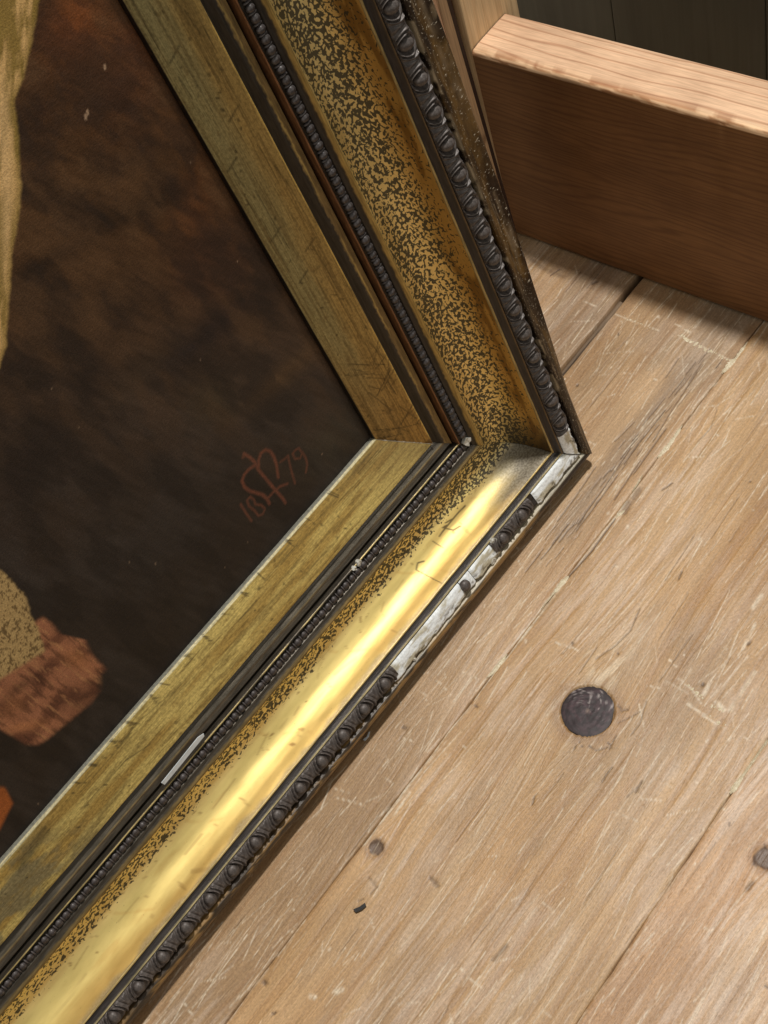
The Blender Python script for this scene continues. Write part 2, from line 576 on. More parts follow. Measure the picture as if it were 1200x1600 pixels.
LIGHT = [((912, 470), (932, 479), .0012, .6), ((962, 491), (1030, 517), .0012, .6), ((1060, 523), (1148, 566), .0014, .5),
         ((1002, 745), (985, 775), .0014, .8), ((874, 915), (800, 1008), .0013, .8),
         ((800, 1008), (742, 1082), .0010, .7), ((790, 1025), (770, 1052), .0026, .9), ((700, 1155), (600, 1275), .0009, .5),
         ((1198, 1158), (1142, 1238), .0020, 1), ((1100, 637), (1116, 634), .0014, .7), ((1150, 655), (1178, 650), .0014, .6),
         ((640, 1240), (615, 1275), .0020, .9), ((590, 1276), (575, 1300), .0012, .7),
         ((1060, 1060), (1082, 1078), .0012, .6), ((1082, 1078), (1096, 1100), .0012, .6), ((1100, 1085), (1110, 1065), .0028, .7), ((1120, 1098), (1130, 1108), .0040, .9),
         ((1075, 1100), (1120, 1132), .0022, .8), ((1180, 1050), (1140, 1110), .0030, .6), ((1040, 1065), (1075, 1082), .0016, .7),
         ((868, 1004), (905, 1016), .0014, .8), ((1190, 930), (1176, 950), .0030, .7), ((1180, 975), (1160, 1015), .0024, .7),
         ((440, 1290), (470, 1240), .0012, .7), ((540, 1480), (520, 1510), .0012, .7), ((485, 1556), (492, 1558), .0032, 1), ((526, 1550), (534, 1546), .0036, .9)]
DARK = [([(1040, 640), (1000, 690), (975, 725)], .0011, .8), ([(985, 700), (945, 760), (905, 815)], .0010, .8), ([(1090, 580), (1050, 640), (1020, 690)], .0010, .7),
        ([(930, 730), (900, 775), (870, 815)], .0014, .7), ([(1000, 720), (960, 780)], .0014, .7), ([(1060, 560), (1040, 590)], .0012, .6), ([(1100, 560), (1075, 600)], .0012, .5),
        ([(1040, 670), (1010, 712), (990, 740)], .0014, .7), ([(965, 742), (930, 790), (900, 830)], .0012, .7), ([(990, 660), (960, 690)], .0012, .6),
        ([(1000, 950), (985, 985), (960, 1010), (930, 1030)], .0014, .6), ([(966, 1102), (972, 1110), (982, 1108)], .0018, .7), ([(957, 1198), (949, 1208), (940, 1222)], .0014, .7),
        ([(1003, 1220), (999, 1228), (993, 1238)], .0018, .6), ([(965, 1130), (985, 1120), (1000, 1112)], .0010, .7), ([(1010, 1095), (1000, 1130), (985, 1150)], .0009, .6), ([(962, 1150), (952, 1170)], .0010, .7), ([(900, 1165), (896, 1172)], .0012, .7), ([(920, 1166), (930, 1173), (948, 1168)], .0012, .8), ([(950, 1160), (957, 1168)], .0012, .8), ([(905, 1160), (912, 1170)], .0009, .7), ([(980, 1245), (1000, 1225)], .0012, .6), ([(835, 1245), (832, 1256)], .0018, .7), ([(1066, 892), (1060, 905)], .0014, .8),
        ([(1050, 755), (1035, 765)], .0018, .8), ([(1090, 690), (1110, 670), (1120, 640)], .0010, .4), ([(998, 765), (990, 778)], .0055, .55), ([(982, 785), (975, 800)], .0060, .6),
        ([(960, 812), (925, 860), (885, 905)], .0018, .9), ([(413, 1534), (415, 1536)], .0035, .8), ([(426, 1584), (430, 1583)], .0022, .9), ([(790, 1478), (770, 1500)], .0030, .6),
        ([(673, 1372), (684, 1384)], .0032, .6), ([(575, 1372), (590, 1385), (580, 1395)], .0016, .6), ([(560, 1408), (567, 1405)], .0012, .7), ([(1175, 1380), (1167, 1390)], .0032, .6),
        ([(742, 1103), (746, 1104)], .0020, .9), ([(630, 1136), (634, 1138)], .0022, .8), ([(1200, 1545), (1196, 1540)], .0016, .8), ([(830, 405), (850, 420), (880, 432)], .0040, .35),
        ([(860, 430), (875, 420)], .0014, .8), ([(926, 443), (932, 440)], .0030, .8)]

floor_board(0.40, 0.526, 11, (186, 156, 124), (170, 146, 120), True, grey=.22) if False else None
B = [(-0.25, 0.0, 51, (186, 150, 108), (172, 132, 90), False, .3, 0),
     (0.0, 0.2005, 21, (197, 163, 124), (184, 144, 102), True, .42, .05),
     (0.2005, 0.4025, 31, (190, 156, 113), (175, 137, 90), True, .30, .0),
     (0.4025, 0.5245, 41, (184, 152, 114), (167, 136, 100), True, .24, .08),
     (0.5305, 0.74, 61, (178, 147, 110), (164, 133, 98), True, .2, .10),
     (0.74, 1.0, 71, (190, 156, 126), (176, 146, 118), False, .2, .1)]
for b in B:
    floor_board(b[0], b[1], b[2], b[3], b[4], b[5], b[6], b[7])

# filler strip let into the wide joint
fx = np.arange(-0.2, 0.632, 0.004)
rows = []
for yy, zz in ((0.5250, -0.02), (0.5252, -0.0042), (0.5264, -0.0030), (0.5286, -0.0030), (0.5299, -0.0040), (0.5301, -0.02)):
    rows.append(np.stack([fx, yy + (fbm(fx * 60, fx * 0 + yy * 900, 5, 2) - .5) * .0007, zz + (fbm(fx * 80, fx * 0 + yy * 700, 6, 2) - .5) * .0016], -1))
link('filler_strip', grid_mesh('filler_strip', np.array(rows)), M_filler, floor)

# cream filler squeezed up out of the seam, and a broken line of paint pecks
M_cream = mat_plain('cream_filler', (206, 192, 158), (240, 230, 204), 0.6, 0, 700, 0.6)
rp = random.Random(31)
for line, wd in (([(1168, 534), (1160, 546), (1150, 560), (1143, 567), (1134, 577), (1127, 584)], [.4, 1.5, 1.3, 3.0, 2.0, .3]),
                 ([(1066, 664), (1058, 676), (1050, 690), (1043, 699), (1034, 709), (1027, 715)], [.3, 1.4, 1.8, 2.4, 2.2, .4]),
                 ([(1004, 742), (996, 755), (988, 768)], [.3, .8, .3]), ([(976, 797), (968, 803), (961, 811)], [.4, 1.8, .3]),
                 ([(888, 900), (881, 907), (873, 916), (862, 930), (846, 951)], [.5, 2.2, 1.6, .7, .3]),
                 ([(792, 1022), (782, 1035), (772, 1048), (760, 1060)], [.3, 1.8, 1.4, .3]),
                 ([(1199, 1156), (1180, 1184), (1160, 1212), (1146, 1232), (1140, 1240)], [.5, .9, .8, 2.0, .5])):
    q = [np.array(on_floor(*p_)) for p_ in line]
    xs_ = [a[0] for a in q]; fxs = np.linspace(0, len(q) - 1, len(q) * 5)
    up, mid, dn_ = [], [], []
    for u_ in fxs:
        i_ = min(int(u_), len(q) - 2); f_ = u_ - i_
        c_ = q[i_] * (1 - f_) + q[i_ + 1] * f_
        w_ = (wd[i_] * (1 - f_) + wd[i_ + 1] * f_) * .00115 * rp.uniform(.7, 1.35)
        up.append((c_[0], c_[1] + w_, -.0004)); mid.append((c_[0], c_[1], .0010 * rp.uniform(.7, 1.2))); dn_.append((c_[0], c_[1] - w_, -.0004))
    n_ = len(fxs)
    link('seam_filler', poly_mesh('seam_filler', up + mid + dn_, [(i_ + 1, i_, i_ + n_, i_ + n_ + 1) for i_ in range(n_ - 1)] + [(i_ + n_ + 1, i_ + n_, i_ + 2 * n_, i_ + 2 * n_ + 1) for i_ in range(n_ - 1)]), M_cream, floor)
pv, pf = [], []
for (a_, b_, cnt, sz) in (((973, 495), (1002, 507), 7, .0013), ((1000, 506), (1030, 517), 7, .0009), ((1062, 524), (1092, 540), 14, .0020), ((1090, 540), (1115, 551), 11, .0015), ((1112, 549), (1147, 566), 13, .0013),
                          ((1072, 1068), (1100, 1094), 9, .0017), ((1108, 1100), (1136, 1112), 5, .0022), ((1110, 1122), (1136, 1134), 4, .0018)):
    for i_ in range(cnt):
        u_ = (i_ + rp.random()) / cnt
        c_ = on_floor(a_[0] + (b_[0] - a_[0]) * u_ + rp.gauss(0, 1.0), a_[1] + (b_[1] - a_[1]) * u_ + rp.gauss(0, 1.4))
        k0 = len(pv); r_ = sz * rp.uniform(.4, 1.0); rot_ = rp.uniform(0, 3)
        pv.append((c_[0], c_[1], .0006))
        for j_ in range(7):
            rr0 = r_ * rp.uniform(.6, 1.1)
            pv.append((c_[0] + rr0 * math.cos(rot_ + j_ * .898) * 1.2, c_[1] + rr0 * math.sin(rot_ + j_ * .898) * .8, -.0001))
        pf += [(k0, k0 + 1 + j_, k0 + 1 + (j_ + 1) % 7) for j_ in range(7)]
ps_ = link('paint_pecks', poly_mesh('paint_pecks', pv, pf), M_cream, floor)
ps_['kind'] = 'stuff'

# the big dark knot: a domed plug with rings, sitting just below the board's surface
ks = 40
kx, ky, kr = KNOTS[0]
th = np.linspace(0, 2 * np.pi, 49); rr = np.linspace(0, 1, 20)
T, Rr = np.meshgrid(th, rr)
kz = -0.0009 - 0.0006 * Rr ** 4 + 0.00004 * np.sin(Rr * 30 + 2 * np.sin(T * 3)) + (fbm(Rr * np.cos(T) * 4 + 9, Rr * np.sin(T) * 4 + 9, 2, 3) - .5) * .0004
rad = kr * 0.985 * (1 + 0.03 * np.sin(T * 2 + 1) + 0.02 * np.sin(T * 3 + 2) + 0.012 * np.sin(T * 7))
P = np.stack([kx + Rr * rad * np.cos(T), ky + Rr * rad * np.sin(T) * 1.02, kz], -1)
kc = mixc(np.broadcast_to(lin((38, 26, 29)), P.shape), lin((66, 47, 52)), sstep(.4, .7, fbm(Rr * np.cos(T) * 7 + 5, Rr * np.sin(T) * 7 + 5, 9, 4)))
kc = mixc(kc, lin((30, 20, 20)), sstep(.86, 1.0, Rr) * .8)
kc = mixc(kc, lin((130, 110, 100)), np.exp(-(Rr / .07) ** 2) * .9)
scr = sstep(.62, .74, fbm((Rr * np.cos(T)) * 3 + 3, (Rr * np.sin(T) - .3 * Rr * np.cos(T)) * 26, 12, 3)) * sstep(.1, .5, Rr * np.cos(T) + .2)
kc = mixc(kc, lin((170, 160, 158)), scr * .7)
kn = NT('knot_wood'); kb = kn.noise(kn.obj(500, 900, 500), 1, 3); kn.bump(kb, .12, .0003)
kn.set(col=kn.mix(1.0, kn.attr('Col'), kn.mix(kn.ramp(kb, .3, .7), (.75,) * 3, (1.25,) * 3), 'MULTIPLY'), rough=0.50, spec=.35)
link('knot', grid_mesh('knot', P, None, kc), kn.m, floor)

# ------------------------------------------------------------------ framed painting
base_pt = C0 - 0.139 * V - 0.015 * N
root = bpy.data.objects.new('framed_painting', None)
sc.collection.objects.link(root)
root.empty_display_size = 0.05
tag(root, 'old oil painting signed 1879 in a worn gilt and black moulded frame on the floorboards', 'framed painting')
root.matrix_world = Matrix(((U[0], V[0], N[0], base_pt[0]), (U[1], V[1], N[1], base_pt[1]), (U[2], V[2], N[2], base_pt[2]), (0, 0, 0, 1)))
OFF = Matrix.Translation((0, 0.139, 0.015))                  # sight corner in the root's axes
M_BOT = OFF @ Matrix.Translation((0, 0, -.0009))     # the lower rail has sunk a little at the joint
M_RIGHT = OFF @ Matrix.Rotation(math.pi / 2, 4, 'Z')         # x runs up the rail, y = -w
LB, LR = 0.85, 0.80                                          # rail lengths modelled from the corner

# profile of the moulding: (w outward, n forward), millimetres
SLIP = [(2.7, -10), (2.7, -6.5), (3.0, -5.0), (4.2, -4.2), (8, -1.5), (15, 2.6), (25, 8.4), (34.2, 13.9), (35.6, 14.6), (36.0, 14.2), (36.2, 10.0)]
HOLLOW = [(35.4, 9.0), (36.6, 10.6), (38.5, 11.2), (40.5, 12.6), (42.3, 14.6), (44.0, 15.6), (46.0, 15.9), (47.8, 16.6), (49.2, 17.4), (49.8, 16.8), (50.0, 11.0),
          (51.3, 10.8), (52.3, 14.5), (52.7, 20.6), (53.3, 21.4), (54.0, 21.2), (54.6, 19.6), (57.8, 20.8), (61.6, 22.6), (62.2, 24.0), (64.5, 25.0), (66.0, 26.6), (67.2, 27.6), (68.4, 27.7), (69.2, 27.0), (69.6, 26.0)]
COVE = [(69.4, 26.2), (71.5, 24.8), (76, 23.6), (82, 23.2), (88, 24.2), (93.5, 27.0), (98.5, 31.8), (102.5, 38.4), (105, 46), (106.6, 54.5), (107.2, 56.8)]
OUTER = [(107.0, 56.4), (107.6, 57.6), (108.4, 57.8), (109.2, 57.0), (111.0, 58.2), (112.4, 60.2), (113.1, 61.4), (113.7, 61.7), (114.2, 61.2), (115.0, 61.0), (121.0, 63.0), (126.4, 65.2), (127.4, 63.2),
         (128.4, 60.6), (129.3, 61.6), (129.9, 65.4), (131.0, 67.6), (133.5, 68.6), (136.2, 68.2), (138.2, 66.6), (139.2, 63.8), (139.4, 58), (139.2, 30), (139, 0), (139, -15), (80, -15), (20, -15), (6, -14)]


def resample(pts, step, smooth=False):
    p = np.array(pts, float)
    d = np.r_[0, np.cumsum(np.hypot(*np.diff(p, axis=0).T))]
    if smooth:
        from mathutils.geometry import interpolate_bezier
        t = np.arange(0, d[-1], step); t = np.append(t, d[-1])
        out = []
        tang = np.gradient(p, d, axis=0)
        for q in t:
            i = min(max(np.searchsorted(d, q) - 1, 0), len(p) - 2)
            L = d[i + 1] - d[i]; s = (q - d[i]) / L
            h00 = 2 * s ** 3 - 3 * s ** 2 + 1; h10 = s ** 3 - 2 * s ** 2 + s; h01 = -2 * s ** 3 + 3 * s ** 2; h11 = s ** 3 - s ** 2
            out.append(h00 * p[i] + h10 * L * tang[i] + h01 * p[i + 1] + h11 * L * tang[i + 1])
        return np.array(out), t
    t = np.unique(np.concatenate([np.arange(0, d[-1], step), d]))
    return np.stack([np.interp(t, d, p[:, 0]), np.interp(t, d, p[:, 1])], 1), t


def sweep(which, pts, step, smooth, seed, wob=0.0002):
    """returns dict of arrays; distances from the corner run along 'a' (metres), positive away from it"""
    pr, arc = resample(pts, step, smooth)
    w = pr[:, 0] / 1000; n = pr[:, 1] / 1000
    L = LB if which == 'bottom' else LR
    fine = np.r_[np.arange(0, .04, .0016), np.arange(.04, .20, .0008), np.arange(.20, .56, .0016)] if which == 'bottom' else np.arange(0, 0.56, 0.0016)
    co = np.arange(0.56, 1.0001, 0.02)
    s = np.r_[fine, co[co > fine[-1] + .002]]
    S, W = np.meshgrid(s, w, indexing='ij'); _, A = np.meshgrid(s, arc / 1000, indexing='ij'); _, Nn = np.meshgrid(s, n, indexing='ij')
    if which == 'bottom':
        T = W - S * (L + W)                                   # corner at t = w, far end at -L
    else:
        T = -W + S * (L + W)
    nn = Nn + (fbm(T * 14, A * 90, seed, 3) - .5) * 2 * wob
    ww = W + (fbm(T * 17, A * 60, seed + 5, 3) - .5) * 2 * wob
    P = np.stack([T, -ww, nn], -1)
    uv = np.stack([T + (0 if which == 'bottom' else 5.3), A], -1)
    return dict(P=P, uv=uv, T=T, W=W * 1000, A=A, D=np.abs(T + (-W if which == 'bottom' else W)), Nm=Nn * 1000)


def strokes_TW(S, items, base=None):
    """strokes given in (t, w) metres evaluated on a sweep"""
    m = np.zeros_like(S['T']) if base is None else base
    T = S['T']; W = S['W'] / 1000
    for pts, w, v in items:
        for (x0, y0), (x1, y1) in zip(pts[:-1], pts[1:]):
            sel = (T > min(x0, x1) - .004) & (T < max(x0, x1) + .004) & (W > min(y0, y1) - .004) & (W < max(y0, y1) + .004)
            if not sel.any(): continue
            dx, dy = x1 - x0, y1 - y0; L = dx * dx + dy * dy + 1e-12
            t = np.clip(((T[sel] - x0) * dx + (W[sel] - y0) * dy) / L, 0, 1)
            d = np.hypot(T[sel] - x0 - t * dx, W[sel] - y0 - t * dy)
            m[sel] = np.maximum(m[sel], v * (1 - sstep(w * .2, w * .8, d)))
    return m


def band(x, a, b, s=0.4):
    return sstep(a - s, a + s, x) * (1 - sstep(b - s, b + s, x))


def build_rail(which):
    bot = which == 'bottom'
    mat = M_BOT if bot else M_RIGHT
    # ---- body: dark hollow, bead seat, outer moulding, back
    S1 = sweep(which, HOLLOW, 0.7, False, 3 if bot else 4, .00012)
    W = S1['W']; c = np.broadcast_to(lin((50, 45, 38)), W.shape + (3,)).copy()
    mk = np.zeros_like(c)
    T = S1['T']
    rag = (fbm(T * 60, W * .1, 8, 2) - .5) * 2.5 + (fbm(T * 330, W * .6, 9, 2) - .5) * 4.5
    gold = lin((176, 146, 80)); brown = lin((120, 92, 54))
    if bot:
        c = mixc(c, lin((74, 68, 58)), band(W, 36.5, 66, .5) * .8)
        c = mixc(c, lin((98, 92, 80)), band(W, 41.5, 47.0, 1.5) * .8)
        c = mixc(c, lin((150, 136, 100)), band(W, 43.6, 44.6, .5) * sstep(.35, .6, fbm(T * 14, T * 0, 31, 3)))  # streak of sheen painted into the hollow's colour
        c = mixc(c, lin((206, 184, 120)), band(W, 52.9, 53.4, .25) * sstep(.2, .35, fbm(T * 20, T * 0, 32, 3)))
        c = mixc(c, lin((120, 100, 60)), band(W, 65.6 + rag * .2, 70, .5))
        mk[..., 2] = .9
    else:
        c = mixc(c, lin((112, 92, 56)), band(W, 44.6 + rag * .45, 49.9))
        c = mixc(c, lin((196, 168, 96)), band(W, 45.4 + rag * .3, 46.2 + rag * .3, .3) * .5 * sstep(.3, .6, fbm(T * 30, T * 0, 35, 3)))
        c = mixc(c, lin((40, 26, 16)), band(W, 49.9, 52.2, .2))  # groove painted darker here, for the shade inside it
        c = mixc(c, lin((130, 92, 62)), band(W, 52.2, 53.8, .3))
        c = mixc(c, gold, band(W, 65.6 + rag * .2, 70, .5) * .8)
        mk[..., 2] = .5
    rail = link('rail', grid_mesh('rail', S1['P'], S1['uv'], c, mk, flip=bot), M_rail, root, mat)
    # ---- the gilt slip
    S = sweep(which, SLIP, 0.7, False, 1 if bot else 2, .00025)
    W = S['W']; T = S['T']; D = S['D']
    r2 = fbm(T * 9, W * .12, 44, 4)
    if bot:
        c = mixc(np.broadcast_to(lin((192, 168, 98)), W.shape + (3,)), lin((160, 130, 66)), sstep(.4, .65, r2))
        c = mixc(c, lin((112, 90, 44)), sstep(.52, .66, fbm(T * 45, W * .6, 46, 5)) * .55)
        c = mixc(c, lin((118, 96, 58)), sstep(.09, .0, D) * .55)
        c = mixc(c, lin((120, 110, 80)), sstep(.36, .42, D) * sstep(.40, .62, fbm(T * 60, W * .2, 9, 4)) * .8)
        c = mixc(c, lin((226, 218, 180)), band(W, 2.9, 4.3, .3) * .9)
        c = mixc(c, lin((122, 122, 112)) , (1 - sstep(2.8, 3.1, W)) * (S['Nm'] < -5.2))
    else:
        c = mixc(np.broadcast_to(lin((150, 140, 96)), W.shape + (3,)), lin((172, 140, 76)), sstep(10, 30, W + (r2 - .5) * 20) * .7)  # this slip's gold painted olive, as it mirrors dim surroundings
        c = mixc(c, lin((168, 124, 60)), sstep(.14, .01, D) * .5)
        c = mixc(c, lin((96, 78, 42)), sstep(.50, .66, fbm(T * 14, W * .8, 47, 5)) * .5)
        c = mixc(c, lin((60, 42, 24)), sstep(.52, .70, fbm(T * 60, W * .09, 12, 4)) * sstep(.07, .0, D) * .7)
        c = mixc(c, lin((22, 17, 12)), (S['Nm'] < -4.8) * 1.0)  # inner side of the lip painted near black for its shade
        c = mixc(c, lin((206, 176, 100)), band(W, 34.9, 36.1, .3) * sstep(.3, .5, fbm(T * 25, T * 0, 36, 3)))
    it = []
    r = random.Random(5 if bot else 6)
    if bot:
        for q in [(518, 772), (486, 820), (455, 853), (408, 903), (383, 932), (353, 966), (324, 999), (297, 1030), (258, 1073), (240, 1094), (203, 1133), (180, 1164), (125, 1230), (150, 1205)]:
            t, v = on_frame(q[0], q[1], -.0035)
            for j in range(r.choice((1, 1, 2, 3))):
                a = r.uniform(-.5, .5)
                it.append(([(t + r.gauss(0, .0006), .0035), (t + math.tan(a) * .005 + .002, .0035 + r.uniform(.003, .007))], r.uniform(.0007, .0013), r.uniform(.6, .95)))
        it.append(([(-.345, .018), (-.30, .019), (-.28, .024)], .0008, .6))
        it.append(([(-.40, .012), (-.37, .010)], .006, .5))
        for i in range(20):
            t = r.uniform(-.42, 0); w = r.uniform(.006, .018)
            it.append(([(t, w), (t + r.uniform(.01, .04), w + r.gauss(0, .0006))], .0007, r.uniform(.25, .6)))
        nbits = 40
    else:
        for i in range(46):
            t = r.uniform(0, .5); w = r.uniform(.006, .034)
            it.append(([(t, w), (t + r.uniform(.01, .06), w + r.gauss(0, .0012))], .0008, r.uniform(.25, .65)))
        for i in range(36):
            t = r.uniform(-.02, .075); w = r.uniform(.012, .034); a = r.uniform(-1.3, 1.3); L = r.uniform(.008, .028)
            it.append(([(t, w), (t + L * math.cos(a), w + L * math.sin(a))], .0009, r.uniform(.4, .85)))
        for t, w in ((.16, .010), (.20, .008), (.26, .006), (.34, .008), (.18, .022), (.29, .02)):
            it.append(([(t, w), (t + .006, w + .008)], .0012, .7))
        nbits = 60
    for i in range(nbits):
        t = r.uniform(-.45, .0) if bot else r.uniform(0, .5)
        w = r.uniform(.006, .033)
        it.append(([(t, w), (t + r.gauss(0, .001), w + r.gauss(0, .0006))], r.uniform(.0008, .0016), r.uniform(.5, .9)))
    m = strokes_TW(S, it)
    c = mixc(c, lin((46, 38, 22)), m * .85)
    mk = np.zeros_like(c); mk[..., 2] = (1.0 if bot else .75) * (S['Nm'] > -4.8)
    link('gilt_slip', grid_mesh('gilt_slip', S['P'], S['uv'], c, mk, flip=bot), M_slip, rail)
    # ---- the cove
    S = sweep(which, COVE, 0.7, True, 21 if bot else 22, .0003)
    W = S['W']; T = S['T']; D = S['D']; A = S['A'] * 1000; A = A / A.max()
    mk = np.zeros(W.shape + (3,))
    n1 = fbm(T * 30, A * 5, 14, 4)
    if bot:
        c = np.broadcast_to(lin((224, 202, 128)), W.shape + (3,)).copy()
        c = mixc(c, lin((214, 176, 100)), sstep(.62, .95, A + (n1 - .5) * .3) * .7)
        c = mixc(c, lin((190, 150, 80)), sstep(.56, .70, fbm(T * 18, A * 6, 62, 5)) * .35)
        c = mixc(c, lin((242, 216, 146)), sstep(.50, .25, A))  # inner part painted paler to offset its dark reflection
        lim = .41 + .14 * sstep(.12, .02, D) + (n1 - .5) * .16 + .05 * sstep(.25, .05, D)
        mk[..., 0] = np.clip((lim - A) / .12, 0, 1) * (.90 - .14 * sstep(.2, .4, D) + .25 * (n1 - .5))
        wr = sstep(.105, .03, D + .06 * (1 - A) + (n1 - .5) * .05) * sstep(.30, .55, A) * .95
        wr = np.maximum(wr, sstep(.92, 1.0, A + (fbm(T * 50, A, 15, 3) - .5) * .14) * .55)
        mk[..., 1] = wr
        # pencil scribbles on the gold
        sc_ = []
        def pen(pts, w=.0009, v=.9):
            sc_.append((pts, w, v))
        for poly in ([(753, 802), (741, 815), (722, 838), (712, 851)], [(722, 823), (716, 832), (719, 838), (726, 833)], [(723, 830), (733, 824)],
                     [(693, 856), (699, 857)], [(702, 876), (694, 884), (686, 897)], [(686, 889), (678, 893), (674, 903), (680, 906), (686, 898), (688, 890)]):
            q = []
            for px, py in poly:
                nn_ = .036
                for _ in range(12):
                    t, v = on_frame(px, py, nn_)
                    nn_ = .5 * nn_ + .5 * float(np.interp(-v, [a / 1000 for a, b in COVE], [b / 1000 for a, b in COVE]))
                q.append((t, -v))
            pen(q)
        rq = random.Random(9)
        sc2 = []
        for i in range(70):
            t = rq.uniform(-.46, .06); w = rq.uniform(.086, .106)
            sc2.append(([(t, w), (t + rq.gauss(0, .0012), w + rq.gauss(0, .0007))], rq.uniform(.0008, .0017), rq.uniform(.3, .9)))
        for i in range(26):
            t = rq.uniform(-.46, .02); w = rq.uniform(.082, .106); L = rq.uniform(.006, .03)
            sc2.append(([(t, w), (t + L, w + rq.gauss(0, .0015))], .0009, rq.uniform(.15, .45)))
        m2 = strokes_TW(S, sc2)
        c = mixc(c, lin((130, 92, 46)), m2 * .8)
        lap = np.abs(((T + .013 * np.sin(A * 5)) / .083) % 1 - .5)          # where one leaf laps over the next
        c = mixc(c, lin((200, 158, 84)), sstep(.030, .0, lap) * sstep(.3, .6, fbm(T * 8, A * 16, 66, 3)) * .35)
        m = strokes_TW(S, sc_)
        c = mixc(c, lin((70, 58, 40)), m * .9)
        c = mixc(c, lin((60, 50, 34)), sstep(.0022, .0004, D) * .8)
        mk[..., 1] = np.where(m > .05, np.maximum(mk[..., 1] * (1 - m), 0), mk[..., 1])
        mk[..., 2] = m
    else:
        c = mixc(np.broadcast_to(lin((246, 218, 144)), W.shape + (3,)), lin((206, 162, 88)), sstep(.45, .8, A))  # outer part painted darker, the ornament's shade put into the gold
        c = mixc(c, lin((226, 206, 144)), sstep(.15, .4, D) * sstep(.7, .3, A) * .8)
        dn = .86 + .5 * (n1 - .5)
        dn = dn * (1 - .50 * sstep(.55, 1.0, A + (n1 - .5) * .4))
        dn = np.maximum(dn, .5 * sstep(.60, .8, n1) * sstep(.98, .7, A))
        dn = dn * sstep(.0, .04, A) 
        mk[..., 0] = np.clip(dn, 0, 1)
        k2 = sstep(.05, .005, D + (n1 - .5) * .04) * sstep(.3, .5, A)
        c = mixc(c, lin((44, 30, 14)), k2 * .85)
        c = mixc(c, lin((120, 80, 30)), sstep(.5, .66, fbm(T * 26, A * 7, 61, 4)) * sstep(.5, .8, A) * .7)
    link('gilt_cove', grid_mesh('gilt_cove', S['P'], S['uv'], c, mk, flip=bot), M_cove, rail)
    # ---- outer moulding and sides
    S = sweep(which, OUTER, 0.8, False, 23 if bot else 24, .00025)
    W = S['W']; T = S['T']; Nm = S['Nm']
    rag = (fbm(T * 90, W * .2, 18, 4) - .5) * 2
    if not bot:                                             # the outer edge has warped and opened away up the rail
        fl = np.interp(T, [-.06, .08, .25, .6], [0, .0085, .0125, .015]) * sstep(135.5, 139, W)
        S['P'][..., 1] -= fl
    c = np.broadcast_to(lin((52, 47, 44)), W.shape + (3,)).copy()
    mk = np.zeros_like(c)
    front = Nm > 55
    c = mixc(c, lin((196, 172, 112)), band(W, 107.0, 108.5 + rag * .3, .3) * front * (.9 if bot else .75))
    c = mixc(c, lin((206, 190, 140) if bot else (110, 90, 62)), band(W, 112.9, 114.0, .25) * front * .8)
    side = sstep(128.2, 130.2, W + rag * .5) * (Nm > -14.5)
    if bot:
        s1 = mixc(np.broadcast_to(lin((136, 106, 62)), W.shape + (3,)), lin((60, 48, 34)), sstep(.46, .60, fbm(T * 55, W * .35, 19, 4)))
        s1 = mixc(s1, lin((46, 38, 32)), sstep(.10, .03, S['D']))
        c = c * (1 - side[..., None]) + s1 * side[..., None]
        c = mixc(c, lin((180, 172, 150)), band(W, 127, 131, .8) * front * sstep(.16, .02, T * -1 - .0) * .8)
    else:
        s1 = mixc(np.broadcast_to(lin((46, 35, 25)), W.shape + (3,)), lin((98, 74, 38)), sstep(.52, .74, fbm(T * 22, W * .25, 19, 4)))
        s1 = mixc(s1, lin((120, 104, 82)), sstep(.60, .70, fbm(T * 30, W * 1.3, 91, 4)) * .7)
        c = c * (1 - side[..., None]) + s1 * side[..., None]
        c = mixc(c, lin((12, 10, 9)), band(W, 126.8, 129.4, .4) * front)  # shadow beside the ornament painted black in the groove
        mk[..., 0] = side
        c = mixc(c, lin((175, 160, 132)), band(W, 129.2, 130.8, .4) * front * sstep(.60, .68, fbm(T * 70, W * .3, 20, 3)))
    mk[..., 2] = .5 - .42 * side
    c = mixc(c, lin((92, 70, 48)), (Nm < -14.5) * 1.0)
    link('outer_moulding', grid_mesh('outer_moulding', S['P'], S['uv'], c, mk, flip=bot), M_rail, rail)
    return rail


rail_b = build_rail('bottom')
rail_r = build_rail('right')

# ---- ornament: one period of leaf-and-arch relief, and its egg
PER = 0.02565
ow = np.array([114.4, 61.1]); oe = np.array([127.2, 65.0])
chord = (oe - ow) / 1000; WLEN = np.hypot(*chord); cd = chord / WLEN; cn = np.array([-cd[1], cd[0]])
if cn[1] < 0: cn = -cn


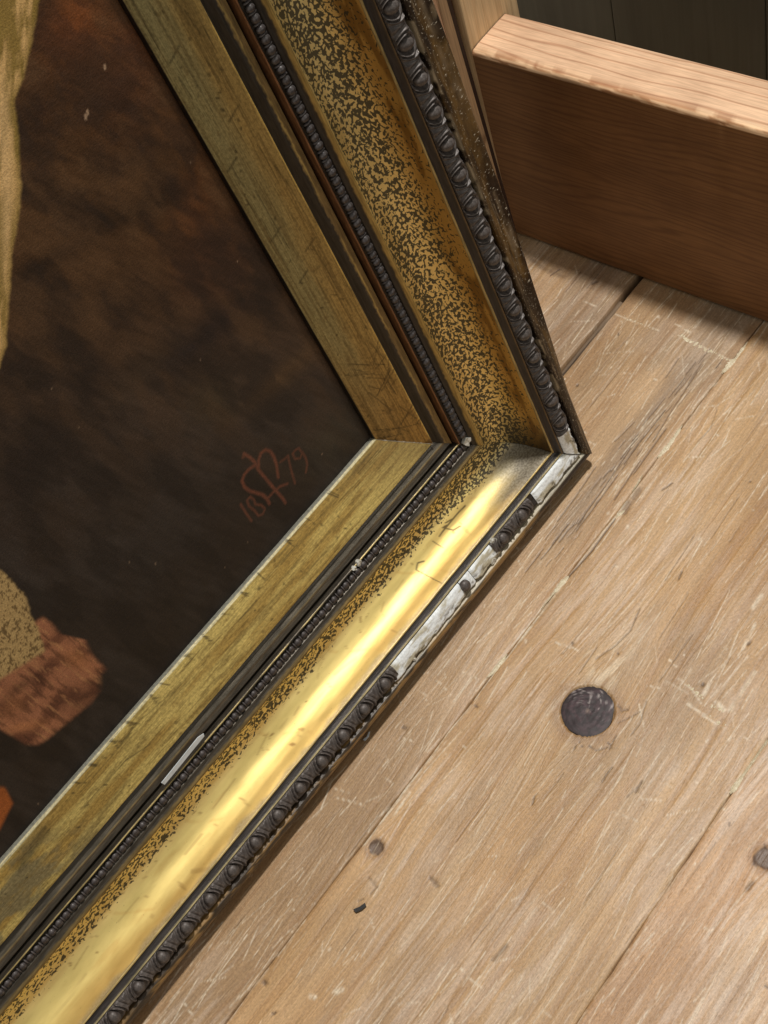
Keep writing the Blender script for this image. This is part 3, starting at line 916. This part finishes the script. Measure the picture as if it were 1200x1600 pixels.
def ornament_tile():
    nx, ny = 72, 44
    x = np.linspace(-.5, .5, nx) * PER; y = np.linspace(0, 1, ny) * WLEN
    X, Y = np.meshgrid(x, y)
    ye = WLEN * 0.52
    torus = 0.0026 * np.sqrt(np.clip(1 - ((Y / WLEN - .5) / .52) ** 2, 0, 1))
    def ed(xx):
        sx = .0049 * (1 + .30 * np.clip((Y - ye) / WLEN, -.5, 1))
        return np.hypot(xx / sx, (Y - ye) / .0056)
    d = np.minimum(ed(X), np.minimum(ed(X - PER), ed(X + PER)))
    moat = -0.0016 * np.exp(-((d - .95) / .24) ** 2)
    side_ = sstep(.50, .12, (Y - ye) / WLEN + .10)
    r1 = 0.0026 * np.exp(-((d - 1.40) / .17) ** 2) * (.02 + .98 * side_)
    r2 = 0.0021 * np.exp(-((d - 1.90) / .19) ** 2)
    grv = -0.0012 * np.exp(-((d - 1.66) / .09) ** 2)
    xm = np.where(X > 0, X - PER / 2, X + PER / 2)
    ang = np.arctan2(xm, (WLEN * 0.95 - Y))
    rad = np.hypot(xm, WLEN * .95 - Y)
    fan = sstep(2.05, 2.35, d) * sstep(.0, .004, rad)
    leaf = fan * (0.0000 + 0.0016 * np.abs(np.cos(ang * 5.5)) * (0.6 + .4 * sstep(.004, .010, rad)))
    h = torus + moat + r1 + r2 + grv + leaf
    h = h * sstep(0, .05, Y / WLEN) * sstep(0, .04, 1 - Y / WLEN)
    scal = np.clip(1 - .10 * np.cos(X / PER * 2 * np.pi), .8, 1.15)          # scalloped outer edge
    Yp = Y * (1 + (0.07 * np.cos(X / PER * 2 * np.pi)) * sstep(.7, 1, Y / WLEN))
    w = ow[0] / 1000 + cd[0] * Yp + cn[0] * h
    n = ow[1] / 1000 + cd[1] * Yp + cn[1] * h
    P = np.stack([X, -w, n], -1)
    # skirts
    P = np.concatenate([P[:1] + [[[0, 0, -.003]]], P, P[-1:] + [[[0, 0, -.004]]]])
    P = np.concatenate([P[:, :1] + [[[0, 0, -.003]]], P, P[:, -1:] + [[[0, 0, -.003]]]], 1)
    return P


Pt = ornament_tile()
tile_me = grid_mesh('leaf_and_arch', Pt, flip=True)
tile_me.materials.append(M_orn)


def blob_mesh(name, rx, ry, rz, nu=16, nv=9, full=False):
    vs = [(0, 0, rz)]
    for i in range(1, nv):
        p = math.pi * (1.0 if full else .58) * i / (nv - (0 if full else 1))
        for j in range(nu):
            a = 2 * math.pi * j / nu
            vs.append((rx * math.sin(p) * math.cos(a), ry * math.sin(p) * math.sin(a), rz * math.cos(p)))
    fs = [(0, 1 + j, 1 + (j + 1) % nu) for j in range(nu)]
    for i in range(nv - 2):
        for j in range(nu):
            a = 1 + i * nu + j; b = 1 + i * nu + (j + 1) % nu
            fs.append((a, a + nu, b + nu, b))
    return poly_mesh(name, vs, fs, True)


egg_me = blob_mesh('egg', .0045, .0053, .0042)
egg_me.materials.append(M_orn)
bead_me = blob_mesh('bead', .0032, .0034, .0027, 12, 7)
bead_me.materials.append(M_bead)
# small paired leaf pellets that separate the beads
pel_me = blob_mesh('bead_spacer', .0009, .0036, .0017, 8, 6)
pel_me.materials.append(M_bead)
ew = ow / 1000 + cd * WLEN * .52 + cn * 0.0016
etilt = Matrix.Rotation(-math.atan2(cd[1], cd[0]), 4, 'X')


def put(me, name, parent, loc, rot=None, scale=None):
    o = bpy.data.objects.new(name, me)
    sc.collection.objects.link(o)
    o.parent = parent
    m = Matrix.Translation(loc)
    if rot is not None: m = m @ rot
    if scale is not None: m = m @ Matrix.Diagonal((*scale, 1))
    o.matrix_local = m
    return o


ro = random.Random(3)
TB = [-.4119 + .0007 + k * PER for k in range(-8, 19)]
for t in TB:
    full = t < -.120
    if full or .018 < t < .070:
        put(tile_me, 'leaf_ornament', rail_b, (t, 0, 0))
    if full or .018 < t < .070 or abs(t + .025) < .006:
        put(egg_me, 'egg', rail_b, (t, -ew[0], ew[1]), etilt, (ro.uniform(.95, 1.08), ro.uniform(.95, 1.08), ro.uniform(.85, 1.1)))
for k in range(-4, 24):
    t = .0235 + (k - 1) * 0.02557 + .0257
    if t < -.09: continue
    put(tile_me, 'leaf_ornament', rail_r, (t, 0, 0))
    put(egg_me, 'egg', rail_r, (t, -ew[0], ew[1]), etilt, (ro.uniform(.95, 1.08), ro.uniform(.95, 1.08), ro.uniform(.85, 1.1)))
PB = 0.00722
bw, bn = 0.0585, 0.0225
for k in range(76):
    t = .050 - k * PB
    if t > .049: pass
    j = ro.gauss(0, .0002)
    put(bead_me, 'bead', rail_b, (t + j, -bw + ro.gauss(0, .00012), bn - .0002), None, (ro.uniform(.86, 1.08), ro.uniform(.9, 1.05), ro.uniform(.6, 1.0)))
    put(pel_me, 'bead_spacer', rail_b, (t + PB / 2, -bw, bn - .0002))
for k in range(72):
    t = -.046 + k * PB
    put(bead_me, 'bead', rail_r, (t + ro.gauss(0, .0003), -bw, bn), None, (ro.uniform(.88, 1.08), ro.uniform(.92, 1.05), ro.uniform(.75, 1.12)))
    put(pel_me, 'bead_spacer', rail_r, (t + PB / 2, -bw, bn - .0002))


# ---- bare white gesso where the composition broke off
def plaster_patch(rail, t0, t1, w0, w1, seed, mitre=False, n_at=None, raise_=.0012):
    xs = np.arange(t0, t1, .0009); ys = np.linspace(0, 1, 16)
    X, Yf = np.meshgrid(xs, ys)
    e = (fbm(X * 150, Yf * 0, seed, 3) - .5) * .0035
    Wd = w0 + Yf * (w1 - w0) + e * Yf ** 2
    if mitre:
        X = np.minimum(X, Wd - .0008) if mitre > 0 else np.maximum(X, -Wd + .0008)
    f = np.clip((Wd * 1000 - ow[0]) / (oe[0] - ow[0]), -.2, 1.3)
    n = (ow[1] + (oe[1] - ow[1]) * f) / 1000
    h = raise_ + .0010 * np.sqrt(np.clip(1 - (2 * Yf - 1) ** 2, 0, 1)) + (fbm(X * 70, Wd * 300, seed + 1, 4) - .5) * .0012
    ends = sstep(0, .003, X - t0) * sstep(0, .003, t1 - X)
    h = h * (.25 + .75 * ends)
    h = np.where((Yf < .02) | (Yf > .98), -.001, h)
    P = np.stack([X, -Wd, n + h], -1)
    c = mixc(np.broadcast_to(lin((240, 246, 248)), P.shape), lin((190, 184, 162)), sstep(.56, .72, fbm(X * 60, Wd * 300, seed + 2, 4) + .14 * Yf))
    c = mixc(c, lin((84, 72, 54)), sstep(.60, .70, fbm(X * 200, Wd * 500, seed + 3, 3)) * sstep(.35, .8, Yf) * .9)
    me = grid_mesh('bare_gesso', P, np.stack([X, Wd], -1), c, c * 0, flip=True)
    return link('bare_gesso', me, M_gesso, rail)


kg = NT('bare_gesso')
gb = kg.noise(kg.uv(400, 500), 1, 4, .7)
kg.bump(gb, .5, .0006)
M_gesso = kg.set(col=kg.mix(1.0, kg.attr('Col'), kg.mix(kg.ramp(gb, .3, .7), (.8,) * 3, (1.12,) * 3), 'MULTIPLY'), rough=.38)
plaster_patch(rail_b, .069, .1335, .1146, .1275, 3, 1)
plaster_patch(rail_b, -.0160, .0185, .1150, .1275, 4)
plaster_patch(rail_b, -.1215, -.0290, .1150, .1285, 5)
plaster_patch(rail_b, -.0290, -.0160, .1150, .1275, 9, raise_=.0008)
plaster_patch(rail_r, -.1280, -.0905, .1150, .1268, 6, -1)
# flake at the end of the beading in the corner, one crumb of gesso on the lower beading
def flake(rail, t, w, n, r, seed, mat):
    rr_ = random.Random(seed)
    k = 9
    top = [(t + r * rr_.uniform(.6, 1.1) * math.cos(2 * math.pi * i / k), -(w + r * .8 * rr_.uniform(.6, 1.1) * math.sin(2 * math.pi * i / k)), n + rr_.uniform(.0004, .0022)) for i in range(k)]
    bt = [(a * 1, b * 1, n - .002) for a, b, _ in top]
    vs = top + bt + [(t + r * .2, -w, n + .0013)]
    fs = [(i, (i + 1) % k, 2 * k) for i in range(k)] + [(i + k, (i + 1) % k + k, (i + 1) % k, i) for i in range(k)]
    return link('gesso_flake', poly_mesh('gesso_flake', vs, fs), mat, rail)
flake(rail_r, -.0545, .0592, .0232, .0050, 12, M_plaster)
tf, vf = on_frame(563, 880, .022)
flake(rail_b, tf, .0535, .0215, .0032, 3, M_plaster)
flake(rail_b, tf - .006, .0538, .0215, .0022, 4, M_plaster)
flake(rail_b, .0165, .1150, .0625, .0034, 5, M_plaster)
flake(rail_b, .0060, .1275, .0655, .0034, 6, M_plaster)
flake(rail_b, -.0700, .1280, .0655, .0022, 7, M_plaster)
flake(rail_b, -.0980, .1282, .0655, .0024, 8, M_plaster)

# ---- worn white line of filler along the mitre of the slip
pts, arcs = resample(SLIP[3:9], 0.8)
rr_ = random.Random(4)
vs, fs = [], []
for i, (w_, n_) in enumerate(pts):
    h_ = .00055 + .0006 * rr_.random()
    b = len(vs)
    w_, n_ = w_ / 1000, n_ / 1000
    vs += [(w_ - .0004, -w_ - h_ * 1.5, n_ + .0001), (w_ + .0002, -w_ + .0001, n_ + h_), (w_ + .0006, -w_ + h_, n_ + .0002)]
    if i: fs += [(b - 3, b - 2, b + 1, b), (b - 2, b - 1, b + 2, b + 1)]
link('mitre_filler', poly_mesh('mitre_filler', vs, fs), M_plaster, rail_b)

# ------------------------------------------------------------------ the painted canvas
xs = spaced([(-0.84, -0.46, 0.01), (-0.46, 0.012, 0.0009)]); ys = spaced([(-0.012, 0.47, 0.0009), (0.47, 0.80, 0.01)])
X, Y = np.meshgrid(xs, ys)
Z = np.full_like(X, -0.0095)
Pw = C0 + X[..., None] * U + Y[..., None] * V + Z[..., None] * N
PX, PY = project(Pw)
PXc = np.clip(PX, -900, 700); PYc = np.clip(PY, -900, 1500)


def G(cx, cy, sx, sy, rot=0.0):
    a = math.radians(rot)
    dx = PXc - cx; dy = PYc - cy
    u = dx * math.cos(a) + dy * math.sin(a); v = -dx * math.sin(a) + dy * math.cos(a)
    return np.exp(-(u / sx) ** 2 - (v / sy) ** 2)


# the painted ground, mapped once on to the canvas
col = mixc(np.broadcast_to(lin((80, 56, 34)), X.shape + (3,)), lin((60, 53, 48)), sstep(350, 900, PYc + .25 * PXc))
fw = fbm(PXc / 90 + PYc / 260, PYc / 90 - PXc / 200, 3, 5)
col = mixc(col, lin((48, 38, 30)), sstep(.42, .62, fw) * .55)
for cx, cy, sx, sy, rt, cc, am in [
    (110, 40, 45, 60, 30, (150, 84, 40), .55), (200, 110, 60, 55, 0, (120, 76, 46), .55), (230, 60, 60, 40, 0, (104, 62, 38), .5), (262, 200, 45, 34, 10, (104, 70, 42), .5),
    (165, 160, 90, 80, 0, (84, 54, 32), .5), (300, 320, 30, 80, 15, (110, 66, 34), .5), (270, 365, 30, 40, 0, (112, 74, 38), .45), (330, 400, 80, 90, 0, (86, 54, 38), .4), (60, 170, 30, 90, 0, (66, 44, 28), .5),
    (230, 320, 60, 20, -20, (30, 24, 18), .75), (90, 400, 100, 16, -28, (36, 27, 20), .7), (300, 540, 130, 22, -38, (38, 32, 32), .75), (180, 520, 80, 20, -60, (34, 27, 24), .55),
    (60, 720, 120, 40, -45, (42, 34, 30), .5), (250, 420, 30, 110, 10, (80, 58, 38), .35), (150, 480, 90, 30, -35, (76, 56, 38), .4),
    (430, 600, 90, 16, -42, (104, 78, 50), .55), (330, 630, 40, 30, -30, (84, 70, 48), .45), (520, 690, 60, 40, -45, (66, 66, 54), .4), (380, 700, 120, 50, -40, (60, 52, 46), .5), (210, 600, 90, 26, -45, (78, 62, 46), .4),
    (250, 860, 220, 120, -45, (54, 49, 46), .4), (110, 830, 60, 50, -40, (62, 50, 40), .4)]:
    col = mixc(col, lin(cc), np.clip(G(cx, cy, sx, sy, rt) * am * (.7 + .6 * fbm(PXc / 22, PYc / 30, 7, 3)), 0, 1))
# brush streaks
bs = fbm((PXc + PYc) / 60, (PYc * .8 - PXc * .3) / 7, 13, 3)
col = col * (0.62 + .46 * bs)[..., None]
patch = fbm((PXc + PYc) / 130 + 4, (PYc - PXc) / 60, 71, 4)
col = mixc(col, lin((96, 70, 46)), sstep(.50, .66, patch) * .38 * sstep(900, 300, PYc))
col = mixc(col, lin((30, 26, 24)), sstep(.50, .34, patch) * .45)
bs2 = fbm((PXc + PYc * .9) / 120, (PYc * .75 - PXc * .55) / 3.2, 14, 3)
col = col * (0.86 + .28 * bs2)[..., None]
col = col * (1 - .25 * sstep(700, 1200, PYc + PXc * .6))[..., None]
# pale drapery down the left side
edge = np.interp(PYc, [-900, 0, 60, 120, 160, 210, 300, 400, 480, 540, 570, 600, 640], [40, 62, 52, 38, 22, 30, 34, 20, 14, 10, 0, -12, -60])
edge = edge + 5 * (fbm(PYc / 18, PYc * 0, 5, 3) - .5)
dr = sstep(edge + 3, edge - 4, PXc)
dcol = mixc(np.broadcast_to(lin((202, 166, 108)), X.shape + (3,)), lin((138, 114, 58)), sstep(.42, .66, fbm(PXc / 14 + 8, PYc / 70, 17, 3)))
dcol = mixc(dcol, lin((214, 180, 128)), np.clip(G(10, 330, 10, 120) + G(4, 190, 12, 60), 0, 1) * .6)
dcol = mixc(dcol, lin((132, 110, 52)), sstep(14, 2, edge - PXc) * .6)
col = mixc(col, dcol, dr)
# speckled sleeve and pink-brown cloth, lower left
sl_edge = np.interp(PYc, [880, 900, 930, 960, 1000, 1040, 1060], [-10, 10, 40, 48, 66, 74, 76])
sleeve = sstep(sl_edge + 4, sl_edge - 4, PXc) * sstep(1010, 990, PYc * 1 + (PXc - 40) * .95 - 20 + 10) * 0
sleeve = sstep(sl_edge + 4, sl_edge - 4, PXc + 7 * (fbm(PXc / 10, PYc / 10, 41, 2) - .5)) * sstep(1066, 1056, PYc + PXc * .62) * sstep(886, 894, PYc)
cloth_r = np.interp(PYc, [955, 975, 990, 1000, 1020, 1045, 1060, 1080, 1100, 1125, 1150, 1165], [55, 80, 92, 132, 140, 164, 154, 155, 140, 110, 80, 60])
cloth = sstep(cloth_r + 8, cloth_r - 7, PXc + 4 * (fbm(PXc / 9, PYc / 9, 21, 2) - .5)) * sstep(952, 962, PYc) * sstep(1168 + 0 * PXc, 1158, PYc + np.maximum(0, 40 - PXc) * .6) * sstep(1030, 1040, PYc + PXc * .62 + 30)
fold = .5 + .5 * np.sin((PYc + .75 * PXc) / 9.5 + 7 * fbm(PXc / 45, PYc / 45, 23, 3)) * .5 + (fbm(PXc / 8, PYc / 8, 24, 3) - .5) * .35
cc_ = mixc(np.broadcast_to(lin((152, 102, 74)), X.shape + (3,)), lin((96, 60, 44)), sstep(.30, .85, fold))
cc_ = mixc(cc_, lin((176, 128, 88)), sstep(.56, .70, fbm((PXc + PYc * .9) / 40, (PYc * .8 - PXc * .6) / 4.5, 27, 3)) * .6)
cc_ = mixc(cc_, lin((66, 40, 28)), sstep(.56, .72, fbm((PXc + PYc * .7) / 34 + 9, (PYc * .8 - PXc * .6) / 5.5, 28, 3)) * .6)
cc_ = mixc(cc_, lin((176, 118, 76)), np.clip(G(120, 1030, 26, 14, 30) + G(40, 1135, 34, 8, -10) + G(20, 1100, 20, 26, 30) * .6, 0, 1) * .55)
cc_ = mixc(cc_, lin((60, 38, 28)), np.clip(G(140, 1105, 34, 30, 45) + G(30, 1075, 36, 9, -38), 0, 1) * .6)
col = mixc(col, cc_, cloth)
sc_c = mixc(np.broadcast_to(lin((172, 146, 98)), X.shape + (3,)), lin((80, 62, 36)), sstep(.54, .68, fbm(PXc / 3.2, PYc / 3.0, 29, 2)) * .8)
col = mixc(col, sc_c, sleeve)
col = mixc(col, lin((150, 84, 40)), sstep(24, 16, PXc + .5 * np.abs(PYc - 1255)) * sstep(1225, 1235, PYc))
# specks of dust and bright flecks
rs = random.Random(12)
sp = np.zeros_like(X)
for i in range(28):
    t = rs.uniform(-.42, 0); v = rs.uniform(0, .42)
    stroke(sp, xs, ys, [(t, v), (t + .0003, v + .0004)], .0010, rs.uniform(.2, .6))
for q in ((164, 107), (134, 185), (137, 178)):
    t, v = on_frame(*q, -.0095)
    stroke(sp, xs, ys, [(t, v), (t + .0008, v + .0014)], .0016, .9)
col = mixc(col, lin((190, 160, 130)), sp * .7)
# monogram and date, brushed in red-brown
sg = np.zeros_like(X)
SIG = [
    # 1
    ([(376, 788), (384, 801), (393, 814)], .0020, .75),
    # 8
    ([(391, 776), (386, 782), (389, 791), (398, 798), (404, 806), (411, 803), (414, 795), (408, 789), (399, 788), (397, 781), (391, 776)], .0019, .75),
    # monogram: left loop with long stroke through
    ([(381, 709), (391, 715), (398, 722), (403, 733), (413, 745), (423, 757), (433, 769), (442, 779), (446, 786)], .0024, 1),
    ([(398, 727), (389, 733), (382, 741), (378, 751), (382, 761), (390, 767), (400, 770), (410, 773), (417, 779), (421, 787)], .0026, 1),
    ([(404, 730), (404, 718), (408, 708), (415, 703), (422, 705), (428, 714), (432, 726), (434, 740), (435, 746)], .0025, 1),
    ([(419, 778), (428, 768), (438, 760), (449, 756)], .0022, .9),
    ([(381, 709), (379, 715), (385, 711)], .0020, .7),
    # 7
    ([(438, 722), (445, 717), (450, 712), (452, 722), (456, 738), (461, 755)], .0019, .7),
    # 9
    ([(462, 703), (457, 709), (461, 717), (469, 716), (472, 708), (467, 700), (462, 703)], .0018, .75),
    ([(472, 706), (478, 716), (480, 726), (478, 738)], .0019, .75),
]
for pts_, w_, v_ in SIG:
    stroke(sg, xs, ys, [tuple(on_frame(px, py, -.0095)) for px, py in pts_], w_, v_, .7)
col = mixc(col, lin((132, 78, 58)), sg * .50 * (.75 + .5 * fbm(PXc / 6, PYc / 6, 31, 2)))
Z = Z + (fbm(X * 90, Y * 90, 3, 3) - .5) * .0004
uv = np.stack([X, Y], -1)
cv = link('canvas', grid_mesh('canvas', np.stack([X, Y, Z], -1), uv, col), M_canvas, root, OFF)
cv['label'] = 'dark brown oil painting with pale drapery and red-brown monogram dated 1879'

# ------------------------------------------------------------------ pine bench end behind
shelf = bpy.data.objects.new('pine_unit', None)
sc.collection.objects.link(shelf)
yaw = math.radians(1.9)
shelf.matrix_world = Matrix.Translation((0.6530, 0.668, 0)) @ Matrix.Rotation(yaw, 4, 'Z')
tag(shelf, 'pale pine plank standing on edge, joined to an upright post behind the gilt frame', 'wooden unit')
M_top = mat_wood('sawn_pine_edge', (218, 178, 138), (168, 112, 78), 1, 42, 1.2, .6, .75, .7)
M_face = mat_wood('stained_pine_face', (146, 92, 56), (122, 72, 42), 1, 120, 1.5, .55, .6, .6)
M_post = mat_wood('pine_post', (224, 198, 156), (204, 172, 130), 2, 60, 3, .6, .5, .8)

# plank as one closed sweep along its length with a worn, uneven arris
ln = np.arange(0, -1.05, -.003)
prof = [(0.0, 0.003), (0.0, .06), (0.0, .213), (0.0, .2145), (0.0002, .2160), (.0008, .2174), (.0022, .2182), (.010, .2186), (.025, .2186), (.038, .2186), (.0500, .2183), (.0522, .2165), (.053, .213), (.053, .1), (.053, .003)]
rows = []; cols_ = []
for i, (a, z) in enumerate(prof):
    e = (fbm(ln * 30, ln * 0 + i * .15, 8, 4) - .5)
    k = 1.0 if 3 <= i <= 6 else (.5 if 10 <= i <= 12 else .1)
    rows.append(np.stack([a + np.abs(e) * .0022 * k, ln, z - np.abs(e) * .0030 * k * (z > .1)], -1))
    if 3 <= i <= 6:
        cc2 = mixc(np.broadcast_to(lin((226, 190, 150)), (len(ln), 3)), lin((176, 130, 92)), sstep(.48, .6, fbm(ln * 60, ln * 0 + i, 9, 3)))
        cols_.append(cc2)
    elif i > 6:
        cols_.append(np.broadcast_to(lin((220, 184, 150)), (len(ln), 3)))
    else:
        cols_.append(np.broadcast_to(lin((126, 88, 52)), (len(ln), 3)))
P = np.array(rows); P = np.concatenate([P], 0)
kp = NT('pine_plank')
pc = kp.attr('Col')
o_ = kp.obj(1, 1, 1)
sep = kp.n('ShaderNodeSeparateXYZ'); kp.l(o_, sep.inputs[0])
istop = kp.ramp(sep.outputs[2], .2140, .2158)
# growth rings: wide parallel lines on the top edge, close ones on the stained face
comb = kp.n('ShaderNodeCombineXYZ'); kp.l(kp.math('MULTIPLY', sep.outputs[0], 26.0), comb.inputs[0]); kp.l(kp.math('MULTIPLY', sep.outputs[1], 4.0), comb.inputs[1])
wn = kp.noise(comb.outputs[0], 1.0, 2, .5)
ph = kp.math('ADD', kp.math('MULTIPLY', sep.outputs[0], 92.0), kp.math('MULTIPLY', wn, 3.2))
tri = kp.math('PINGPONG', ph, 0.5)
lineT = kp.ramp(tri, .36, .49)
comb2 = kp.n('ShaderNodeCombineXYZ'); kp.l(kp.math('MULTIPLY', sep.outputs[2], 20.0), comb2.inputs[0]); kp.l(kp.math('MULTIPLY', sep.outputs[1], 3.0), comb2.inputs[1])
wn2 = kp.noise(comb2.outputs[0], 1.0, 3, .5)
ph2 = kp.math('ADD', kp.math('MULTIPLY', sep.outputs[2], 190.0), kp.math('MULTIPLY', wn2, 9.0))
lineF = kp.ramp(kp.math('PINGPONG', ph2, .5), .2, .5)
topc = kp.mix(kp.math('MULTIPLY', lineT, .55), pc, lin((158, 104, 70)))
facec = kp.mix(kp.math('MULTIPLY', lineF, .42), pc, lin((80, 48, 26)))
cplank = kp.mix(istop, facec, topc)
fn = kp.noise(kp.obj(700, 30, 700), 1.0, 3, .6)
bgn = kp.noise(kp.obj(14, 10, 20), 1.0, 4, .6)
cplank = kp.mix(1.0, cplank, kp.mix(kp.ramp(fn, .3, .7), (.86,) * 3, (1.12,) * 3), 'MULTIPLY')
cplank = kp.mix(1.0, cplank, kp.mix(kp.ramp(bgn, .3, .7), (.84, .80, .78), (1.12, 1.12, 1.12)), 'MULTIPLY')
kp.bump(fn, .25, .0006)
M_plank = kp.set(col=cplank, rough=.55, spec=.35)
plank = link('plank', grid_mesh('plank', P, None, np.array(cols_), flip=True), M_plank, shelf)
for yy_, rev in ((-1.048, False), (-.0002, True)):
    ix_ = tuple(range(len(prof)))
    link('end_grain', poly_mesh('end_grain', [(a, yy_, z) for a, z in prof], [ix_[::-1] if rev else ix_]), M_top, plank)
link('post', box_mesh('post', .0010, .0700, .0008, .075, 0, .95, .0012), M_post, shelf)
# moulded edge down the post's near side
link('post_edge', box_mesh('post_edge', -.0065, .0004, .008, .070, 0, .95, .0015), mat_wood('dark_edge', (84, 54, 32), (54, 34, 20), 2, 70, 3, .6, .6), shelf)

# dark boarded panel beyond the plank
dp = bpy.data.objects.new('dark_panel', None)
sc.collection.objects.link(dp)
dp.location = (0.87, 0.3, 0)
tag(dp, 'dark grey-green painted board panel standing beyond the pine plank', 'panel')
kd = NT('dark_painted_boards')
da = kd.noise(kd.obj(30, 140, 5), 1.0, 4, .6, .5); db = kd.noise(kd.obj(5, 12, 3), 1.0, 3, .6)
kd.bump(da, .3, .0008)
M_darkp = kd.set(col=kd.mix(1.0, kd.mix(kd.ramp(da, .3, .7), lin((78, 82, 74)), lin((86, 90, 82))), kd.mix(kd.ramp(db, .3, .7), (.8,) * 3, (1.15,) * 3), 'MULTIPLY'), rough=.5)
for i in range(8):
    y0 = -0.62 + i * .168
    link('board', box_mesh('board', 0, .02, y0 + .0003, y0 + .1677, 0, 1.1, .0015), M_darkp, dp)

# ------------------------------------------------------------------ slim wooden frame leaning behind
bf = bpy.data.objects.new('stretcher_frame', None)
sc.collection.objects.link(bf)
bf.location = (0.57, 0.612, 0)
tag(bf, 'slim bare wooden frame with stepped edges standing between the gilt frame and the pine post', 'wooden frame')
M_s1 = mat_wood('pinkish_batten', (196, 156, 124), (160, 118, 88), 2, 90, 4, .5, .7)
M_s2 = mat_wood('brown_batten', (172, 142, 108), (124, 96, 68), 2, 70, 4, .5, .8)


def leaning_bar(name, x0, x1, y0, y1, z1, lean_x, lean_y, m):
    vs = []
    for z in (0, z1):
        ox, oy = lean_x * z, lean_y * z
        vs += [(x0 + ox, y0 + oy, z), (x1 + ox, y0 + oy, z), (x1 + ox, y1 + oy, z), (x0 + ox, y1 + oy, z)]
    me = poly_mesh(name, vs, [(0, 1, 5, 4), (1, 2, 6, 5), (2, 3, 7, 6), (3, 0, 4, 7), (0, 3, 2, 1), (4, 5, 6, 7)])
    import bmesh
    bm = bmesh.new(); bm.from_mesh(me)
    bmesh.ops.bevel(bm, geom=bm.edges[:], offset=.0012, segments=2, affect='EDGES')
    bm.to_mesh(me); bm.free()
    return link(name, me, m, bf)


leaning_bar('stile', -.030, .0075, -.016, .004, .95, -.028, .02, M_s1)
leaning_bar('stile', .0145, .0265, -.006, .010, .95, -.028, .02, M_s2)
leaning_bar('dark_gap_sheet', -.030, .046, .0115, .020, .95, -.026, .02, mat_wood('gap_dark', (48, 30, 20), (30, 18, 12), 2, 70, 4, .6, .6))  # dark sheet added to blacken the gaps beside the bars

# ------------------------------------------------------------------ small things lying about
def scrap(name, pts, z, thick, mat, to_world, label, cat):
    k = len(pts)
    top = [to_world(p, z + thick) for p in pts]; bot = [to_world(p, z) for p in pts]
    fs = [tuple(range(k)), tuple(range(2 * k - 1, k - 1, -1))] + [(i, i + k, (i + 1) % k + k, (i + 1) % k) for i in range(k)]
    ctr = np.mean(bot, axis=0)
    o = link(name, poly_mesh(name, [np.array(v) - ctr for v in top + bot], fs), mat)
    o.location = ctr
    return tag(o, label, cat)


def floor_pt(p, z):
    q = on_floor(*p)
    return np.array([q[0], q[1], z])


def frame_pt(p, n):
    t, v = on_frame(p[0], p[1], .0214)
    # lies across the hollow, following its slope
    return C0 + t * U + v * V + n * N


scrap('paper_strip', [(252, 1223), (257, 1226), (276, 1203), (297, 1177), (319, 1150), (318, 1146), (309, 1152), (292, 1173), (273, 1197)], .0212, .0005, M_paper, frame_pt,
      'narrow strip of white paper lying in the dark hollow of the lower rail', 'paper scrap')
scrap('plastic_scrap', [(553, 1422), (557, 1427), (566, 1423), (573, 1417), (571, 1412), (563, 1418)], .0006, .0016, M_black, floor_pt,
      'tiny curved black scrap lying on the floorboards below the small knot', 'scrap')
scrap('paper_fleck', [(568, 1157), (571, 1159), (577, 1152), (579, 1144), (576, 1146), (574, 1152)], .0012, .0006, M_paper, floor_pt,
      'thin white fleck on the floor close under the lower rail of the frame', 'fleck')
